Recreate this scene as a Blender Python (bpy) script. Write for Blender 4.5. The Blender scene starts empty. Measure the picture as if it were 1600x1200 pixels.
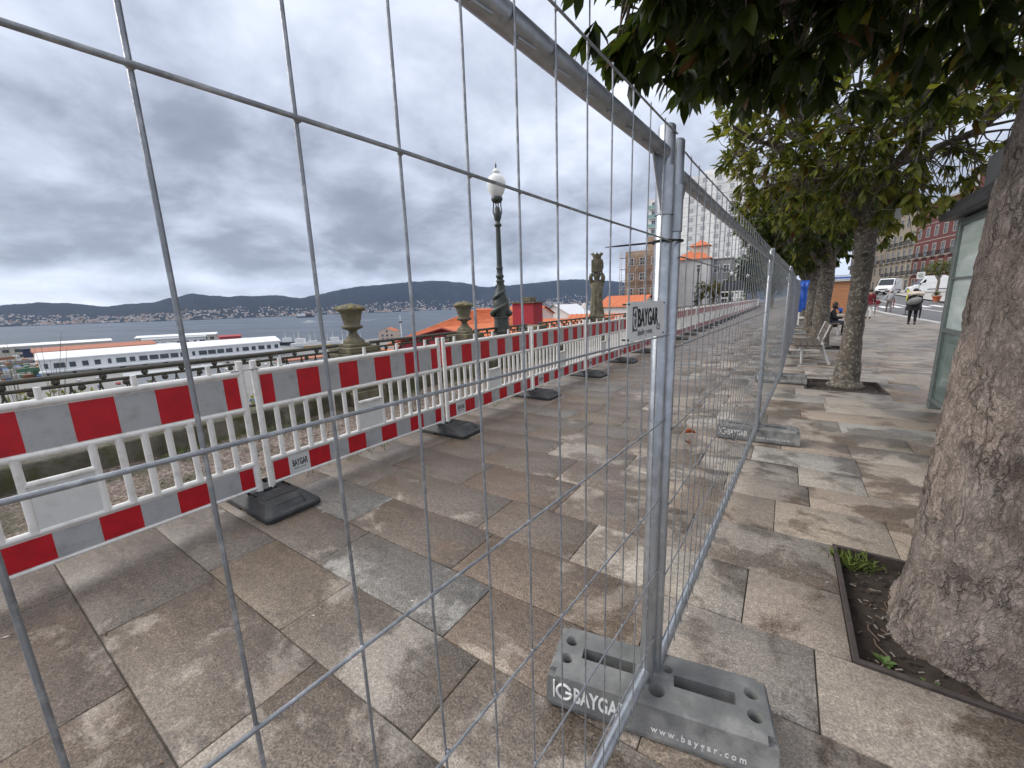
import bpy, bmesh, math, random
import numpy as np
from mathutils import Vector, Matrix, noise
R = math.radians
scene = bpy.context.scene
COL = scene.collection

# ---------------------------------------------------------------- camera
EYE = 1.5
def camera():
    cd = bpy.data.cameras.new('camera'); co = bpy.data.objects.new('camera', cd); COL.objects.link(co)
    y, p, r = R(34.22), R(11.2), R(1.93)
    F = Vector((-math.sin(y)*math.cos(p), math.cos(y)*math.cos(p), -math.sin(p)))
    R0 = Vector((math.cos(y), math.sin(y), 0)); U0 = R0.cross(F)
    Rt = R0*math.cos(r) - U0*math.sin(r); U = Rt.cross(F)
    co.matrix_world = Matrix(((Rt.x, U.x, -F.x, 0), (Rt.y, U.y, -F.y, 0), (Rt.z, U.z, -F.z, EYE), (0, 0, 0, 1)))
    cd.sensor_width = 36; cd.lens = 36*627/1600; cd.clip_start = 0.02; cd.clip_end = 40000
    scene.camera = co
    def px(P):
        d = Vector(P) - Vector((0, 0, EYE)); z = d.dot(F)
        return (800+627*d.dot(Rt)/z, 600-627*d.dot(U)/z, z) if z > 0.05 else None
    return px
PX = camera()

# ---------------------------------------------------------------- sky, sun, exposure
SUN_EL, SUN_AZ = R(36), R(-118)          # azimuth from +Y, negative = towards the sea
def world():
    w = bpy.data.worlds.new('World'); scene.world = w; w.use_nodes = True
    nt = w.node_tree; N = nt.nodes; L = nt.links
    for n in list(N): N.remove(n)
    out = N.new('ShaderNodeOutputWorld'); bg = N.new('ShaderNodeBackground'); bg.inputs[1].default_value = 0.1
    L.new(bg.outputs[0], out.inputs[0])
    sky = N.new('ShaderNodeTexSky'); sky.sky_type = 'NISHITA'; sky.sun_disc = False
    sky.sun_elevation = SUN_EL; sky.sun_rotation = SUN_AZ
    tc = N.new('ShaderNodeTexCoord'); sep = N.new('ShaderNodeSeparateXYZ'); L.new(tc.outputs['Generated'], sep.inputs[0])
    def M(op, a, b=None, c=None, clamp=False):
        n = N.new('ShaderNodeMath'); n.operation = op; n.use_clamp = clamp
        for i, v in enumerate((a, b, c)):
            if v is None: continue
            if isinstance(v, (int, float)): n.inputs[i].default_value = v
            else: L.new(v, n.inputs[i])
        return n.outputs[0]
    z = M('MAXIMUM', sep.outputs[2], 0.0)
    den = M('ADD', z, 0.32)
    cx = M('DIVIDE', sep.outputs[0], den); cy = M('DIVIDE', sep.outputs[1], den)
    cmb = N.new('ShaderNodeCombineXYZ'); L.new(cx, cmb.inputs[0]); L.new(cy, cmb.inputs[1])
    def noi(scale, det, rough, dist=0.0, off=(0, 0, 0), stretch=(1, 1, 1)):
        mp = N.new('ShaderNodeMapping'); mp.inputs['Location'].default_value = off; mp.inputs['Scale'].default_value = stretch
        L.new(cmb.outputs[0], mp.inputs[0])
        n = N.new('ShaderNodeTexNoise'); n.inputs['Scale'].default_value = scale; n.inputs['Detail'].default_value = det
        n.inputs['Roughness'].default_value = rough; n.inputs['Distortion'].default_value = dist
        L.new(mp.outputs[0], n.inputs[0]); return n.outputs[0]
    n1 = noi(0.6, 3, 0.45, 0.5, (3.1, 1.7, 0)); n2 = noi(2.1, 8, 0.56, 0.3, (7.3, 2.2, 0)); n3 = noi(5.6, 6, 0.55, 0.25, (1.3, 8.2, 0))
    s = M('ADD', M('MULTIPLY', n1, 0.36), M('ADD', M('MULTIPLY', n2, 0.48), M('MULTIPLY', n3, 0.16)))   # about 0.5 mean
    # the deck: grey belly low down, thinning and lighter overhead, a clear-ish strip at the very horizon
    el = N.new('ShaderNodeValToRGB'); el.color_ramp.interpolation = 'EASE'
    e = el.color_ramp.elements; e[0].position = 0.0; e[0].color = (.58,)*3+(1,); e[1].position = 1.0; e[1].color = (.98,)*3+(1,)
    for pos, v in ((0.035, .55), (0.062, .60), (0.10, .41), (0.20, .40), (0.30, .51), (0.41, .62), (0.65, .72)):
        k = e.new(pos); k.color = (v, v, v, 1)
    L.new(z, el.inputs[0])
    t = M('MULTIPLY_ADD', M('SUBTRACT', s, 0.5), 1.8, el.outputs[0])
    cr = N.new('ShaderNodeValToRGB'); e = cr.color_ramp.elements
    e[0].position = 0.05; e[0].color = (.135, .15, .195, 1); e[1].position = 1.0; e[1].color = (1.0, 1.0, 1.0, 1)
    for pos, c in ((0.3, (.215, .235, .29)), (0.5, (.395, .43, .515)), (0.68, (.565, .605, .70)), (0.85, (.77, .795, .86))):
        k = e.new(pos); k.color = c+(1,)
    L.new(t, cr.inputs[0])
    mul = N.new('ShaderNodeVectorMath'); mul.operation = 'SCALE'; mul.inputs['Scale'].default_value = 9.7
    L.new(cr.outputs[0], mul.inputs[0])
    mx = N.new('ShaderNodeMixRGB'); mx.inputs[0].default_value = 0.94
    L.new(sky.outputs[0], mx.inputs[1]); L.new(mul.outputs[0], mx.inputs[2]); L.new(mx.outputs[0], bg.inputs[0])
world()
def sun():
    l = bpy.data.lights.new('sun', 'SUN'); l.energy = 1.5; l.angle = R(34); l.color = (1, .94, .85)
    o = bpy.data.objects.new('sun', l); COL.objects.link(o)
    d = Vector((math.sin(SUN_AZ)*math.cos(SUN_EL), math.cos(SUN_AZ)*math.cos(SUN_EL), math.sin(SUN_EL)))
    o.rotation_euler = d.to_track_quat('Z', 'Y').to_euler(); o.location = d*50
sun()
vs = scene.view_settings
vs.view_transform = 'Standard'; vs.look = 'None'; vs.exposure = 0.8; vs.gamma = 1.0; vs.use_curve_mapping = False
cy_ = scene.cycles
cy_.max_bounces = 5; cy_.diffuse_bounces = 3; cy_.glossy_bounces = 2; cy_.transmission_bounces = 3; cy_.transparent_max_bounces = 6; cy_.volume_bounces = 0
cy_.use_denoising = True; cy_.use_adaptive_sampling = True; cy_.adaptive_threshold = .02
try: cy_.denoiser = 'OPENIMAGEDENOISE'
except Exception: pass

# ---------------------------------------------------------------- helpers
class MB:
    def __init__(s): s.v = []; s.f = []; s.m = []; s.sm = []
    def add(s, vs, fs, mi=0, smooth=False, M=None):
        b = len(s.v)
        for p in vs:
            p = Vector(p)
            if M is not None: p = M @ p
            s.v.append((p.x, p.y, p.z))
        for f in fs: s.f.append(tuple(b+i for i in f)); s.m.append(mi); s.sm.append(smooth)
        return s
    def box(s, x0, x1, y0, y1, z0, z1, mi=0, M=None, bev=0.0, top=None):
        if bev > 0:
            b = bev; vs = []; X = (x0, x1); Y = (y0, y1); Z = (z0, z1); sg = (1, -1); idx = {}
            for i in (0, 1):
                for j in (0, 1):
                    for k in (0, 1):
                        for a in range(3):
                            q = [X[i]+sg[i]*b, Y[j]+sg[j]*b, Z[k]+sg[k]*b]; q[a] = (X[i], Y[j], Z[k])[a]
                            idx[(i, j, k, a)] = len(vs); vs.append(q)
            fs = []
            for a in range(3):
                o1, o2 = (a+1) % 3, (a+2) % 3
                for sd in (0, 1):
                    def key(p, q):
                        t = [0, 0, 0]; t[a] = sd; t[o1] = p; t[o2] = q; return idx[tuple(t)+(a,)]
                    f = [key(0, 0), key(1, 0), key(1, 1), key(0, 1)]; fs.append(f if sd else f[::-1])
            for a in range(3):
                o1, o2 = (a+1) % 3, (a+2) % 3
                for p in (0, 1):
                    for q in (0, 1):
                        def key(e, ax):
                            t = [0, 0, 0]; t[a] = e; t[o1] = p; t[o2] = q; return idx[tuple(t)+(ax,)]
                        f = [key(0, o1), key(1, o1), key(1, o2), key(0, o2)]
                        fs.append(f if (p == q) else f[::-1])
            for i in (0, 1):
                for j in (0, 1):
                    for k in (0, 1):
                        f = [idx[(i, j, k, 0)], idx[(i, j, k, 1)], idx[(i, j, k, 2)]]
                        fs.append(f if (i+j+k) % 2 else f[::-1])
            return s.add(vs, fs, mi, False, M)
        vs = [(x, y, z) for z in (z0, z1) for y in (y0, y1) for x in (x0, x1)]
        if top: vs[4:] = [((x0+x1)/2+(x-(x0+x1)/2)*top[0], (y0+y1)/2+(y-(y0+y1)/2)*top[1], z) for x, y, z in vs[4:]]
        return s.add(vs, [(0, 2, 3, 1), (4, 5, 7, 6), (0, 1, 5, 4), (2, 6, 7, 3), (0, 4, 6, 2), (1, 3, 7, 5)], mi, False, M)
    def path(s, pts, rad, n=8, mi=0, caps=True, M=None, smooth=True):
        pts = [Vector(p) for p in pts]; k = len(pts)
        if isinstance(rad, (int, float)): rad = [rad]*k
        T = []
        for i in range(k):
            d = pts[min(i+1, k-1)]-pts[max(i-1, 0)]; T.append(d.normalized() if d.length > 1e-9 else Vector((0, 0, 1)))
        u = T[0].orthogonal().normalized(); vs = []
        for i in range(k):
            u = (u - T[i]*u.dot(T[i])); u = u.normalized() if u.length > 1e-6 else T[i].orthogonal().normalized()
            w = T[i].cross(u)
            for j in range(n):
                a = 2*math.pi*j/n; vs.append(pts[i]+(u*math.cos(a)+w*math.sin(a))*rad[i])
        fs = [(i*n+j, i*n+(j+1) % n, (i+1)*n+(j+1) % n, (i+1)*n+j) for i in range(k-1) for j in range(n)]
        b = len(s.f); s.add(vs, fs, mi, smooth, M)
        if caps:
            s.add(vs[:n], [tuple(range(n))[::-1]], mi, False, M); s.add(vs[-n:], [tuple(range(n))], mi, False, M)
        return s
    def tube(s, p, q, r, r2=None, n=8, mi=0, caps=True, M=None): return s.path([p, q], [r, r if r2 is None else r2], n, mi, caps, M)
    def lathe(s, prof, n=16, c=(0, 0, 0), mi=0, M=None, smooth=True, mod=None, cap=True):
        vs = []
        for (r, z) in prof:
            for j in range(n):
                a = 2*math.pi*j/n; q = r if mod is None else r*mod(a, z); vs.append((c[0]+q*math.cos(a), c[1]+q*math.sin(a), c[2]+z))
        k = len(prof); fs = [(i*n+j, i*n+(j+1) % n, (i+1)*n+(j+1) % n, (i+1)*n+j) for i in range(k-1) for j in range(n)]
        base = len(s.v); s.add(vs, fs, mi, smooth, M)
        if cap:
            s.add(vs[:n], [tuple(range(n))[::-1]], mi, False, M); s.add(vs[-n:], [tuple(range(n))], mi, False, M)
        return s
    def prism(s, poly, a0, a1, axis='y', mi=0, M=None):
        """poly of 2D points extruded along an axis: 'y' -> (x,z), 'x' -> (y,z), 'z' -> (x,y)"""
        n = len(poly)
        def P(u, w, a): return {'y': (u, a, w), 'x': (a, u, w), 'z': (u, w, a)}[axis]
        vs = [P(u, w, a0) for u, w in poly]+[P(u, w, a1) for u, w in poly]
        fs = [tuple(range(n))[::-1], tuple(range(n, 2*n))]+[(i, (i+1) % n, n+(i+1) % n, n+i) for i in range(n)]
        return s.add(vs, fs, mi, False, M)
    def mesh(s, name, mats, fix=True):
        me = bpy.data.meshes.new(name); me.from_pydata(s.v, [], s.f)
        if not isinstance(mats, (list, tuple)): mats = [mats]
        for m in mats: me.materials.append(m)
        me.polygons.foreach_set('material_index', s.m); me.polygons.foreach_set('use_smooth', s.sm)
        if fix and len(s.f) < 6000:
            bm = bmesh.new(); bm.from_mesh(me); bmesh.ops.recalc_face_normals(bm, faces=bm.faces); bm.to_mesh(me); bm.free()
        me.update(); return me
    def build(s, name, mats, parent=None, loc=(0, 0, 0), rotz=0.0, fix=True): return link(name, s.mesh(name, mats, fix), parent, loc, rotz)

def link(name, data, parent=None, loc=(0, 0, 0), rotz=0.0):
    o = bpy.data.objects.new(name, data); COL.objects.link(o); o.location = loc; o.rotation_euler = (0, 0, rotz)
    if parent: o.parent = parent
    return o
def tag(o, label=None, cat=None, group=None, kind=None):
    if label: o['label'] = label
    if cat: o['category'] = cat
    if group: o['group'] = group
    if kind: o['kind'] = kind
    return o
def thing(name, label, cat, group=None, loc=(0, 0, 0), rotz=0.0): return tag(link(name, None, None, loc, rotz), label, cat, group)
def copy_tree(o, parent=None, kids=None):
    c = o.copy(); COL.objects.link(c); c.parent = parent
    for ch in (kids or KIDS).get(o.name, []): copy_tree(ch, c, kids)
    return c
KIDS = {}
def index_kids(root):
    def rec(o):
        KIDS[o.name] = list(o.children)
        for c in o.children: rec(c)
    rec(root)
def again(root, label, loc, rotz=0.0, scale=None):
    if root.name not in KIDS: index_kids(root)
    c = copy_tree(root); c.location = loc; c.rotation_euler = (0, 0, rotz); c['label'] = label
    if scale: c.scale = (scale,)*3 if isinstance(scale, (int, float)) else scale
    return c
def fast_mesh(name, V, F, mats, mi=None, smooth=False, attr=None, nper=None):
    """V (n,3), F (m,k) arrays of equal-size faces"""
    me = bpy.data.meshes.new(name); V = np.asarray(V, np.float32); F = np.asarray(F, np.int32); m, k = F.shape
    me.vertices.add(len(V)); me.vertices.foreach_set('co', V.ravel())
    me.loops.add(m*k); me.loops.foreach_set('vertex_index', F.ravel())
    me.polygons.add(m); me.polygons.foreach_set('loop_start', np.arange(0, m*k, k, dtype=np.int32)); me.polygons.foreach_set('loop_total', np.full(m, k, np.int32))
    for q in (mats if isinstance(mats, (list, tuple)) else [mats]): me.materials.append(q)
    if mi is not None: me.polygons.foreach_set('material_index', np.asarray(mi, np.int32))
    if smooth: me.polygons.foreach_set('use_smooth', np.ones(m, bool))
    if attr is not None:
        a = me.color_attributes.new('tint', 'FLOAT_COLOR', 'POINT'); A = np.ones((len(V), 4), np.float32); A[:, :3] = attr; a.data.foreach_set('color', A.ravel())
    me.update(calc_edges=True); me.validate(); return me
_txt = {}
def text_mesh(s, size, bold=0.0, extrude=0.0008, sx=1.0, mat=None, align='LEFT', spacing=1.0):
    key = (s, size, bold, extrude, sx, mat.name if mat else '', align, spacing)
    if key in _txt: return _txt[key]
    cu = bpy.data.curves.new('lettering', 'FONT'); cu.body = s; cu.size = size; cu.offset = bold; cu.extrude = extrude; cu.align_x = align; cu.space_character = spacing
    cu.resolution_u = 3
    o = bpy.data.objects.new('lettering', cu); COL.objects.link(o); dg = bpy.context.evaluated_depsgraph_get(); dg.update()
    me = bpy.data.meshes.new_from_object(o.evaluated_get(dg)); bpy.data.objects.remove(o)
    for v in me.vertices: v.co.x *= sx
    me.materials.clear()
    if mat: me.materials.append(mat)
    _txt[key] = me; return me
def text_on(parent, me, origin, xdir, updir, name='lettering'):
    o = bpy.data.objects.new(name, me); COL.objects.link(o); o.parent = parent
    x = Vector(xdir).normalized(); u = Vector(updir).normalized(); n = x.cross(u)
    o.matrix_local = Matrix(((x.x, u.x, n.x, origin[0]), (x.y, u.y, n.y, origin[1]), (x.z, u.z, n.z, origin[2]), (0, 0, 0, 1)))
    return o
def evaluated(o):
    dg = bpy.context.evaluated_depsgraph_get(); dg.update(); return bpy.data.meshes.new_from_object(o.evaluated_get(dg))

# ---------------------------------------------------------------- materials
class NT:
    def __init__(s, name):
        s.mat = bpy.data.materials.new(name); s.mat.use_nodes = True; s.t = s.mat.node_tree; s.N = s.t.nodes; s.L = s.t.links
        s.b = s.N['Principled BSDF']; s.tc = s.N.new('ShaderNodeTexCoord')
    def set(s, k, v):
        i = s.b.inputs[k]
        if hasattr(v, 'node'): s.L.new(v, i)
        elif isinstance(v, (tuple, list)) and len(v) == 3: i.default_value = tuple(v)+(1,)
        else: i.default_value = v
    def geo(s): return s.N.new('ShaderNodeNewGeometry').outputs['Position']
    def map(s, scale=(1, 1, 1), rot=(0, 0, 0), src=None):
        m = s.N.new('ShaderNodeMapping'); m.inputs['Scale'].default_value = scale; m.inputs['Rotation'].default_value = rot
        s.L.new(src if src is not None else s.tc.outputs['Object'], m.inputs[0]); return m.outputs[0]
    def noise(s, scale, det=4, rough=.55, dist=0., vec=None):
        n = s.N.new('ShaderNodeTexNoise'); n.inputs['Scale'].default_value = scale; n.inputs['Detail'].default_value = det
        n.inputs['Roughness'].default_value = rough; n.inputs['Distortion'].default_value = dist
        s.L.new(vec if vec is not None else s.tc.outputs['Object'], n.inputs[0]); return n.outputs[0]
    def vor(s, scale, feat='F1', vec=None, out='Distance'):
        n = s.N.new('ShaderNodeTexVoronoi'); n.feature = feat; n.inputs['Scale'].default_value = scale
        s.L.new(vec if vec is not None else s.tc.outputs['Object'], n.inputs[0]); return n.outputs[out]
    def ramp(s, fac, stops, interp='LINEAR'):
        r = s.N.new('ShaderNodeValToRGB'); r.color_ramp.interpolation = interp; e = r.color_ramp.elements
        while len(e) < len(stops): e.new(0.5)
        for k, (p, c) in zip(e, stops):
            k.position = p; k.color = (c, c, c, 1) if isinstance(c, (int, float)) else tuple(c)+(1,)
        s.L.new(fac, r.inputs[0]); return r.outputs[0]
    def mix(s, fac, a, b, mode='MIX'):
        m = s.N.new('ShaderNodeMixRGB'); m.blend_type = mode
        for i, v in enumerate((fac, a, b)):
            if hasattr(v, 'node'): s.L.new(v, m.inputs[i])
            elif isinstance(v, (int, float)): m.inputs[i].default_value = v if i == 0 else (v, v, v, 1)
            else: m.inputs[i].default_value = tuple(v)+(1,)
        return m.outputs[0]
    def math(s, op, a, b=0.0, clamp=False):
        m = s.N.new('ShaderNodeMath'); m.operation = op; m.use_clamp = clamp
        for i, v in enumerate((a, b)):
            if hasattr(v, 'node'): s.L.new(v, m.inputs[i])
            else: m.inputs[i].default_value = v
        return m.outputs[0]
    def bump(s, h, strength=.3, dist=.01):
        b = s.N.new('ShaderNodeBump'); b.inputs['Strength'].default_value = strength; b.inputs['Distance'].default_value = dist
        s.L.new(h, b.inputs['Height']); s.L.new(b.outputs[0], s.b.inputs['Normal'])
    def attr(s, name='tint'):
        a = s.N.new('ShaderNodeAttribute'); a.attribute_name = name; return a.outputs['Color']
    def objrand(s): return s.N.new('ShaderNodeObjectInfo').outputs['Random']

def simple(name, c, rough=.6, metal=0., var=.12, scale=6., bump=0., bscale=60., dirt=None, dscale=3., spec=None):
    t = NT(name); n = t.noise(scale, 5, .6)
    lo = tuple(max(0, x*(1-var)) for x in c); hi = tuple(min(1, x*(1+var)) for x in c)
    col = t.ramp(n, [(.3, lo), (.7, hi)])
    if dirt:
        d = t.ramp(t.noise(dscale, 8, .68), [(.50, 0.), (.68, 1.)]); col = t.mix(t.math('MULTIPLY', d, dirt[3]), col, dirt[:3])
    t.set('Base Color', col); t.set('Roughness', t.ramp(n, [(.3, max(0, rough-.08)), (.7, min(1, rough+.08))])); t.set('Metallic', metal)
    if spec is not None: t.set('Specular IOR Level', spec)
    if bump: t.bump(t.noise(bscale, 5, .6), bump, .004)
    return t.mat

m_galv = simple('galvanized_steel', (.40, .42, .44), .38, .85, .16, 14, .12, 160, (.62, .64, .66, .5), 30)
m_wire = simple('galvanized_wire', (.27, .285, .305), .42, .6, .25, 25, .2, 220, (.62, .63, .64, .5), 60)
m_white = simple('white_plastic', (.82, .80, .76), .42, 0, .05, 5, .08, 50, (.36, .33, .28, .45), 9)
m_plate = simple('grey_white_plastic', (.70, .70, .67), .5, 0, .05, 4, .05, 40, (.45, .43, .4, .35), 9)
m_red = simple('red_reflective_sheet', (.50, .008, .018), .38, 0, .12, 8, .05, 90, (.22, .01, .02, .35), 9)
m_grey = simple('silver_reflective_sheet', (.43, .435, .44), .4, 0, .06, 8, .05, 90, (.2, .2, .2, .45), 9)
m_rubber = simple('black_rubber', (.028, .03, .032), .62, 0, .25, 12, .3, 120, (.12, .115, .11, .35), 8)
m_black = simple('black_plastic', (.012, .012, .013), .4)
m_ink = simple('black_print', (.012, .012, .014), .6)
m_inkgrey = simple('grey_print', (.22, .22, .24), .6)
m_inkviolet = simple('dark_violet_print', (.10, .095, .115), .6)
m_paint = simple('white_stencil_paint', (.72, .72, .70), .7, 0, .1, 40)
m_sign = simple('off_white_sign', (.66, .67, .65), .45, 0, .04, 6)
m_iron = simple('painted_iron', (.040, .050, .046), .45, .0, .25, 20, .25, 60, (.10, .085, .05, .5), 10)
m_rail = simple('rusty_green_iron', (.055, .055, .042), .55, .0, .3, 20, .3, 60, (.10, .055, .025, .6), 7)
m_globe = simple('opal_globe', (.80, .80, .77), .3, 0, .04, 6)
m_soil = simple('tree_pit_soil', (.036, .026, .019), .95, 0, .5, 18, .9, 90)
m_frame = simple('rusty_steel_edge', (.075, .06, .055), .7, .2, .3, 20, .3, 90)
m_tarp = simple('blue_tarpaulin', (.012, .085, .42), .45, 0, .15, 6)
m_asphalt = simple('asphalt', (.12, .12, .122), .75, 0, .2, 3, .5, 300)
m_kerb = simple('granite_kerb', (.50, .48, .44), .7, 0, .12, 6, .2, 90)
m_line = simple('road_paint', (.72, .72, .70), .6, 0, .12, 4)
m_wood = simple('varnished_orange_wood', (.40, .185, .085), .5, 0, .15, 9)
m_bench = simple('weathered_bench_wood', (.105, .085, .068), .6, 0, .3, 14, .3, 60)
m_castal = simple('cast_aluminium', (.60, .60, .59), .45, .3, .08, 20)
m_skin = simple('skin', (.42, .25, .18), .5)
m_hair = simple('dark_hair', (.016, .012, .010), .5)
m_terra = simple('terracotta', (.42, .12, .05), .7, 0, .15, 8)
# ================================================================ THE SETTING
def smooth01(t): t = max(0., min(1., t)); return t*t*(3-2*t)
def H(x, y): return 1.75*smooth01((y-40)/75)*smooth01((x-1.5)/7)
# ---- paving stone
def mat_slab():
    t = NT('paving_stone'); at = t.attr(); sp = t.N.new('ShaderNodeSeparateColor'); t.L.new(at, sp.inputs[0]); r, g, b = sp.outputs
    pos = t.geo(); ofs = t.N.new('ShaderNodeVectorMath'); ofs.operation = 'MULTIPLY_ADD'
    t.L.new(at, ofs.inputs[0]); ofs.inputs[1].default_value = (7, 9, 0); t.L.new(pos, ofs.inputs[2]); pv = ofs.outputs[0]
    base = t.ramp(r, [(0, (.235, .205, .175)), (.25, (.25, .215, .18)), (.45, (.235, .215, .195)), (.62, (.285, .255, .22)), (.78, (.25, .20, .16)), (.88, (.30, .255, .20)), (.95, (.27, .275, .27)), (1, (.36, .33, .285))])
    bed = t.noise(3.2, 7, .62, .8, t.map((1, 3.2, 1), (0, 0, .35), pv))
    base = t.mix(.85, base, t.ramp(bed, [(.25, .66), (.5, .98), (.75, 1.28)]), 'MULTIPLY')
    grain = t.noise(115, 4, .8, 0, pos); base = t.mix(1., base, t.ramp(grain, [(.36, .38), (.5, 1.), (.64, 1.85)]), 'MULTIPLY'); pit = t.noise(34, 6, .72, .2, pos); base = t.mix(.85, base, t.ramp(pit, [(.34, .6), (.5, 1.), (.66, 1.4)]), 'MULTIPLY')
    blot = t.noise(1.7, 5, .6, .3, pv); base = t.mix(t.ramp(blot, [(.60, 0.), (.76, .6)]), base, (.30, .19, .10))          # iron staining
    dark = t.noise(5.5, 7, .7, .4, pos); base = t.mix(t.ramp(dark, [(.63, 0.), (.73, .4)]), base, (.11, .10, .08))       # lichen and spills
    # damp stone with dry, paler islands
    right = t.N.new('ShaderNodeSeparateXYZ'); t.L.new(pos, right.inputs[0])
    dry = t.math('ADD', t.math('MULTIPLY', t.noise(.95, 7, .62, .6, pos), .5), t.math('MULTIPLY', t.noise(1.9, 8, .66, .5, pv), .5))
    dry = t.math('ADD', dry, t.ramp(t.math('MULTIPLY_ADD' if False else 'ADD', t.math('MULTIPLY', right.outputs[0], .16), .5), [(.12, 0.), (.5, .105)])); dm = t.ramp(dry, [(.572, 0.), (.612, 1.)])
    base = t.mix(dm, t.mix(1., base, (.74, .695, .655), 'MULTIPLY'), t.mix(.24, t.mix(1., base, (1.36, 1.345, 1.325), 'MULTIPLY'), (.54, .51, .47)))
    base = t.mix(1., base, (.80, .77, .735), 'MULTIPLY'); t.set('Base Color', base); t.set('Roughness', t.mix(.35, t.ramp(dm, [(0, .36), (1, .72)]), t.ramp(bed, [(.3, .3), (.7, .65)])))
    h = t.math('ADD', t.math('MULTIPLY', bed, .8), t.math('ADD', t.math('MULTIPLY', pit, .5), t.math('MULTIPLY', grain, .4))); t.bump(h, .6, .007)
    return t.mat
m_slab = mat_slab()
m_joint = simple('dirty_joint', (.10, .09, .075), .9, 0, .5, 9, .3, 80, (.055, .06, .03, .8), 3)
XL, XR = -3.78, 5.86
PITS = [(0.35, 1.37, 1.93, 2.89), (0.36, 1.38, 7.93, 8.91), (0.36, 1.38, 13.95, 14.93), (0.36, 1.38, 19.97, 20.95), (0.36, 1.38, 25.99, 26.97), (0.36, 1.38, 32.0, 33.0)]
def pavement():
    rng = random.Random(11)
    root = MB()
    for k in range(-6, 92, 2):       # one sheet below the stones, which follows the rise of the street
        pass
    xs = [XL, -1, .352, 1.372, 2.5, 3.5, 4.5, 5.2, XR]; ys = sorted(list(range(-6, 40, 6))+list(range(40, 136, 5))+[v for p in PITS for v in p[2:]])
    V = [(x, y, H(x, y)-.009) for y in ys for x in xs]; n = len(xs)
    root.add(V, [(j*n+i, j*n+i+1, (j+1)*n+i+1, (j+1)*n+i) for j in range(len(ys)-1) for i in range(n-1) if not (i == 2 and any(p[2]-.01 < (ys[j]+ys[j+1])/2 < p[3]+.01 for p in PITS))])
    pv = tag(root.build('pavement', m_joint), kind='structure')
    edges = [-2.95, -2.5, -2.05, -1.6, -1.15, -.70, -.25, .24, .73, 1.12, 1.51, 1.93, 2.39, 2.89, 3.38, 3.77, 4.18, 4.62, 5.06, 5.5, 5.96, 6.42, 6.93, 7.43, 7.93, 8.42, 8.91]
    for p in PITS[2:]:
        a, b = edges[-1], p[2]; k = round((b-a)/.46); edges += [a+(b-a)*i/k+rng.uniform(-.03, .03)*(i < k) for i in range(1, k+1)]; edges += [p[2]+.49, p[3]]
    while edges[-1] < 112: edges.append(edges[-1]+rng.uniform(.42, .52)*(1 if edges[-1] < 60 else 2))
    known = {7: [-2.62, -1.58], 8: [-1.9, -.98], 9: [-2.25, -1.2, -.3], 10: [-2.5, -1.5, -.42, .22], 11: [-2.9, -1.65, -.95, -.055], 12: [-2.2, -1.3, -.42], 13: [-2.4, -1.55, -.75, .05, .66], 14: [-2.9, -1.9, -1.1, -.3, .26, 1.0], 15: [-2.4, -1.3, -.55, .2, .63], 6: [-2.14, -1.25]}
    out = []
    for bi in range(len(edges)-1):
        y0, y1 = edges[bi], edges[bi+1]; ym = (y0+y1)/2
        cuts = list(known.get(bi, []))
        if not cuts:
            x = XL+rng.uniform(.35, 1.0)
            while x < XR-.4: cuts.append(x); x += rng.choice((.55, .7, .8, .95, 1.15, 1.3))*(1 if y0 < 60 else 1.6)
        else:
            x = cuts[0]-rng.uniform(.7, 1.1)
            while x > XL+.35: cuts.insert(0, x); x -= rng.uniform(.7, 1.1)
            x = cuts[-1]+rng.uniform(.6, 1.1)
            while x < XR-.4: cuts.append(x); x += rng.uniform(.6, 1.15)
        xs = [XL]+cuts+[XR]
        segs = list(zip(xs[:-1], xs[1:]))
        for p in PITS:
            if p[2]-.05 < ym < p[3]+.05:
                ns = []
                for a, b in segs:
                    if b <= p[0] or a >= p[1]: ns.append((a, b)); continue
                    if a < p[0]-.04: ns.append((a, p[0]))
                    if b > p[1]+.04: ns.append((p[1], b))
                segs = ns
        out += [(a, b, y0, y1) for a, b in segs if b-a > .05]
    def geom(a, b, y0, y1):
        g = .0020+.0012*rng.random(); z = [rng.uniform(-.0018, .0018) for _ in range(4)]; c = .003
        x0, x1, u0, u1 = a+g, b-g, y0+g, y1-g
        top = [(x0+c, u0+c), (x1-c, u0+c), (x1-c, u1-c), (x0+c, u1-c)]; rim = [(x0, u0), (x1, u0), (x1, u1), (x0, u1)]
        hz = lambda q: H(q[0], q[1])
        V = [(q[0], q[1], z[i]+hz(q)) for i, q in enumerate(top)]+[(q[0], q[1], z[i]-.0035+hz(q)) for i, q in enumerate(rim)]+[(q[0], q[1], -.03+hz(q)) for q in rim]
        F = [(0, 1, 2, 3)]+[(4+i, 4+(i+1) % 4, (i+1) % 4, i) for i in range(4)]+[(8+i, 8+(i+1) % 4, 4+(i+1) % 4, 4+i) for i in range(4)]
        return V, F
    def area(s):
        c = [PX((x, y, 0)) for x in (s[0], s[1]) for y in (s[2], s[3])]
        m = PX(((s[0]+s[1])/2, (s[2]+s[3])/2, 0))
        if m is None or not (-250 < m[0] < 1850 and 300 < m[1] < 1400): return 0
        return (s[1]-s[0])*(s[3]-s[2])/max(m[2], .4)**3
    order = sorted(range(len(out)), key=lambda i: -area(out[i])); near = set(order[:300])
    BV, BF, BT = [], [], []
    for i, s in enumerate(out):
        V, F = geom(*s); tint = (rng.random(), rng.random(), rng.random())
        if i in near: link('paving_slab', fast_mesh('paving_slab', V, F, m_slab, attr=np.tile(tint, (len(V), 1))), pv)
        else:
            b = len(BV); BV += V; BF += [tuple(b+k for k in f) for f in F]; BT += [tint]*len(V)
    tag(link('distant_paving_slabs', fast_mesh('distant_paving_slabs', BV, BF, m_slab, attr=np.array(BT)), pv), kind='stuff')
pavement()

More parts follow.
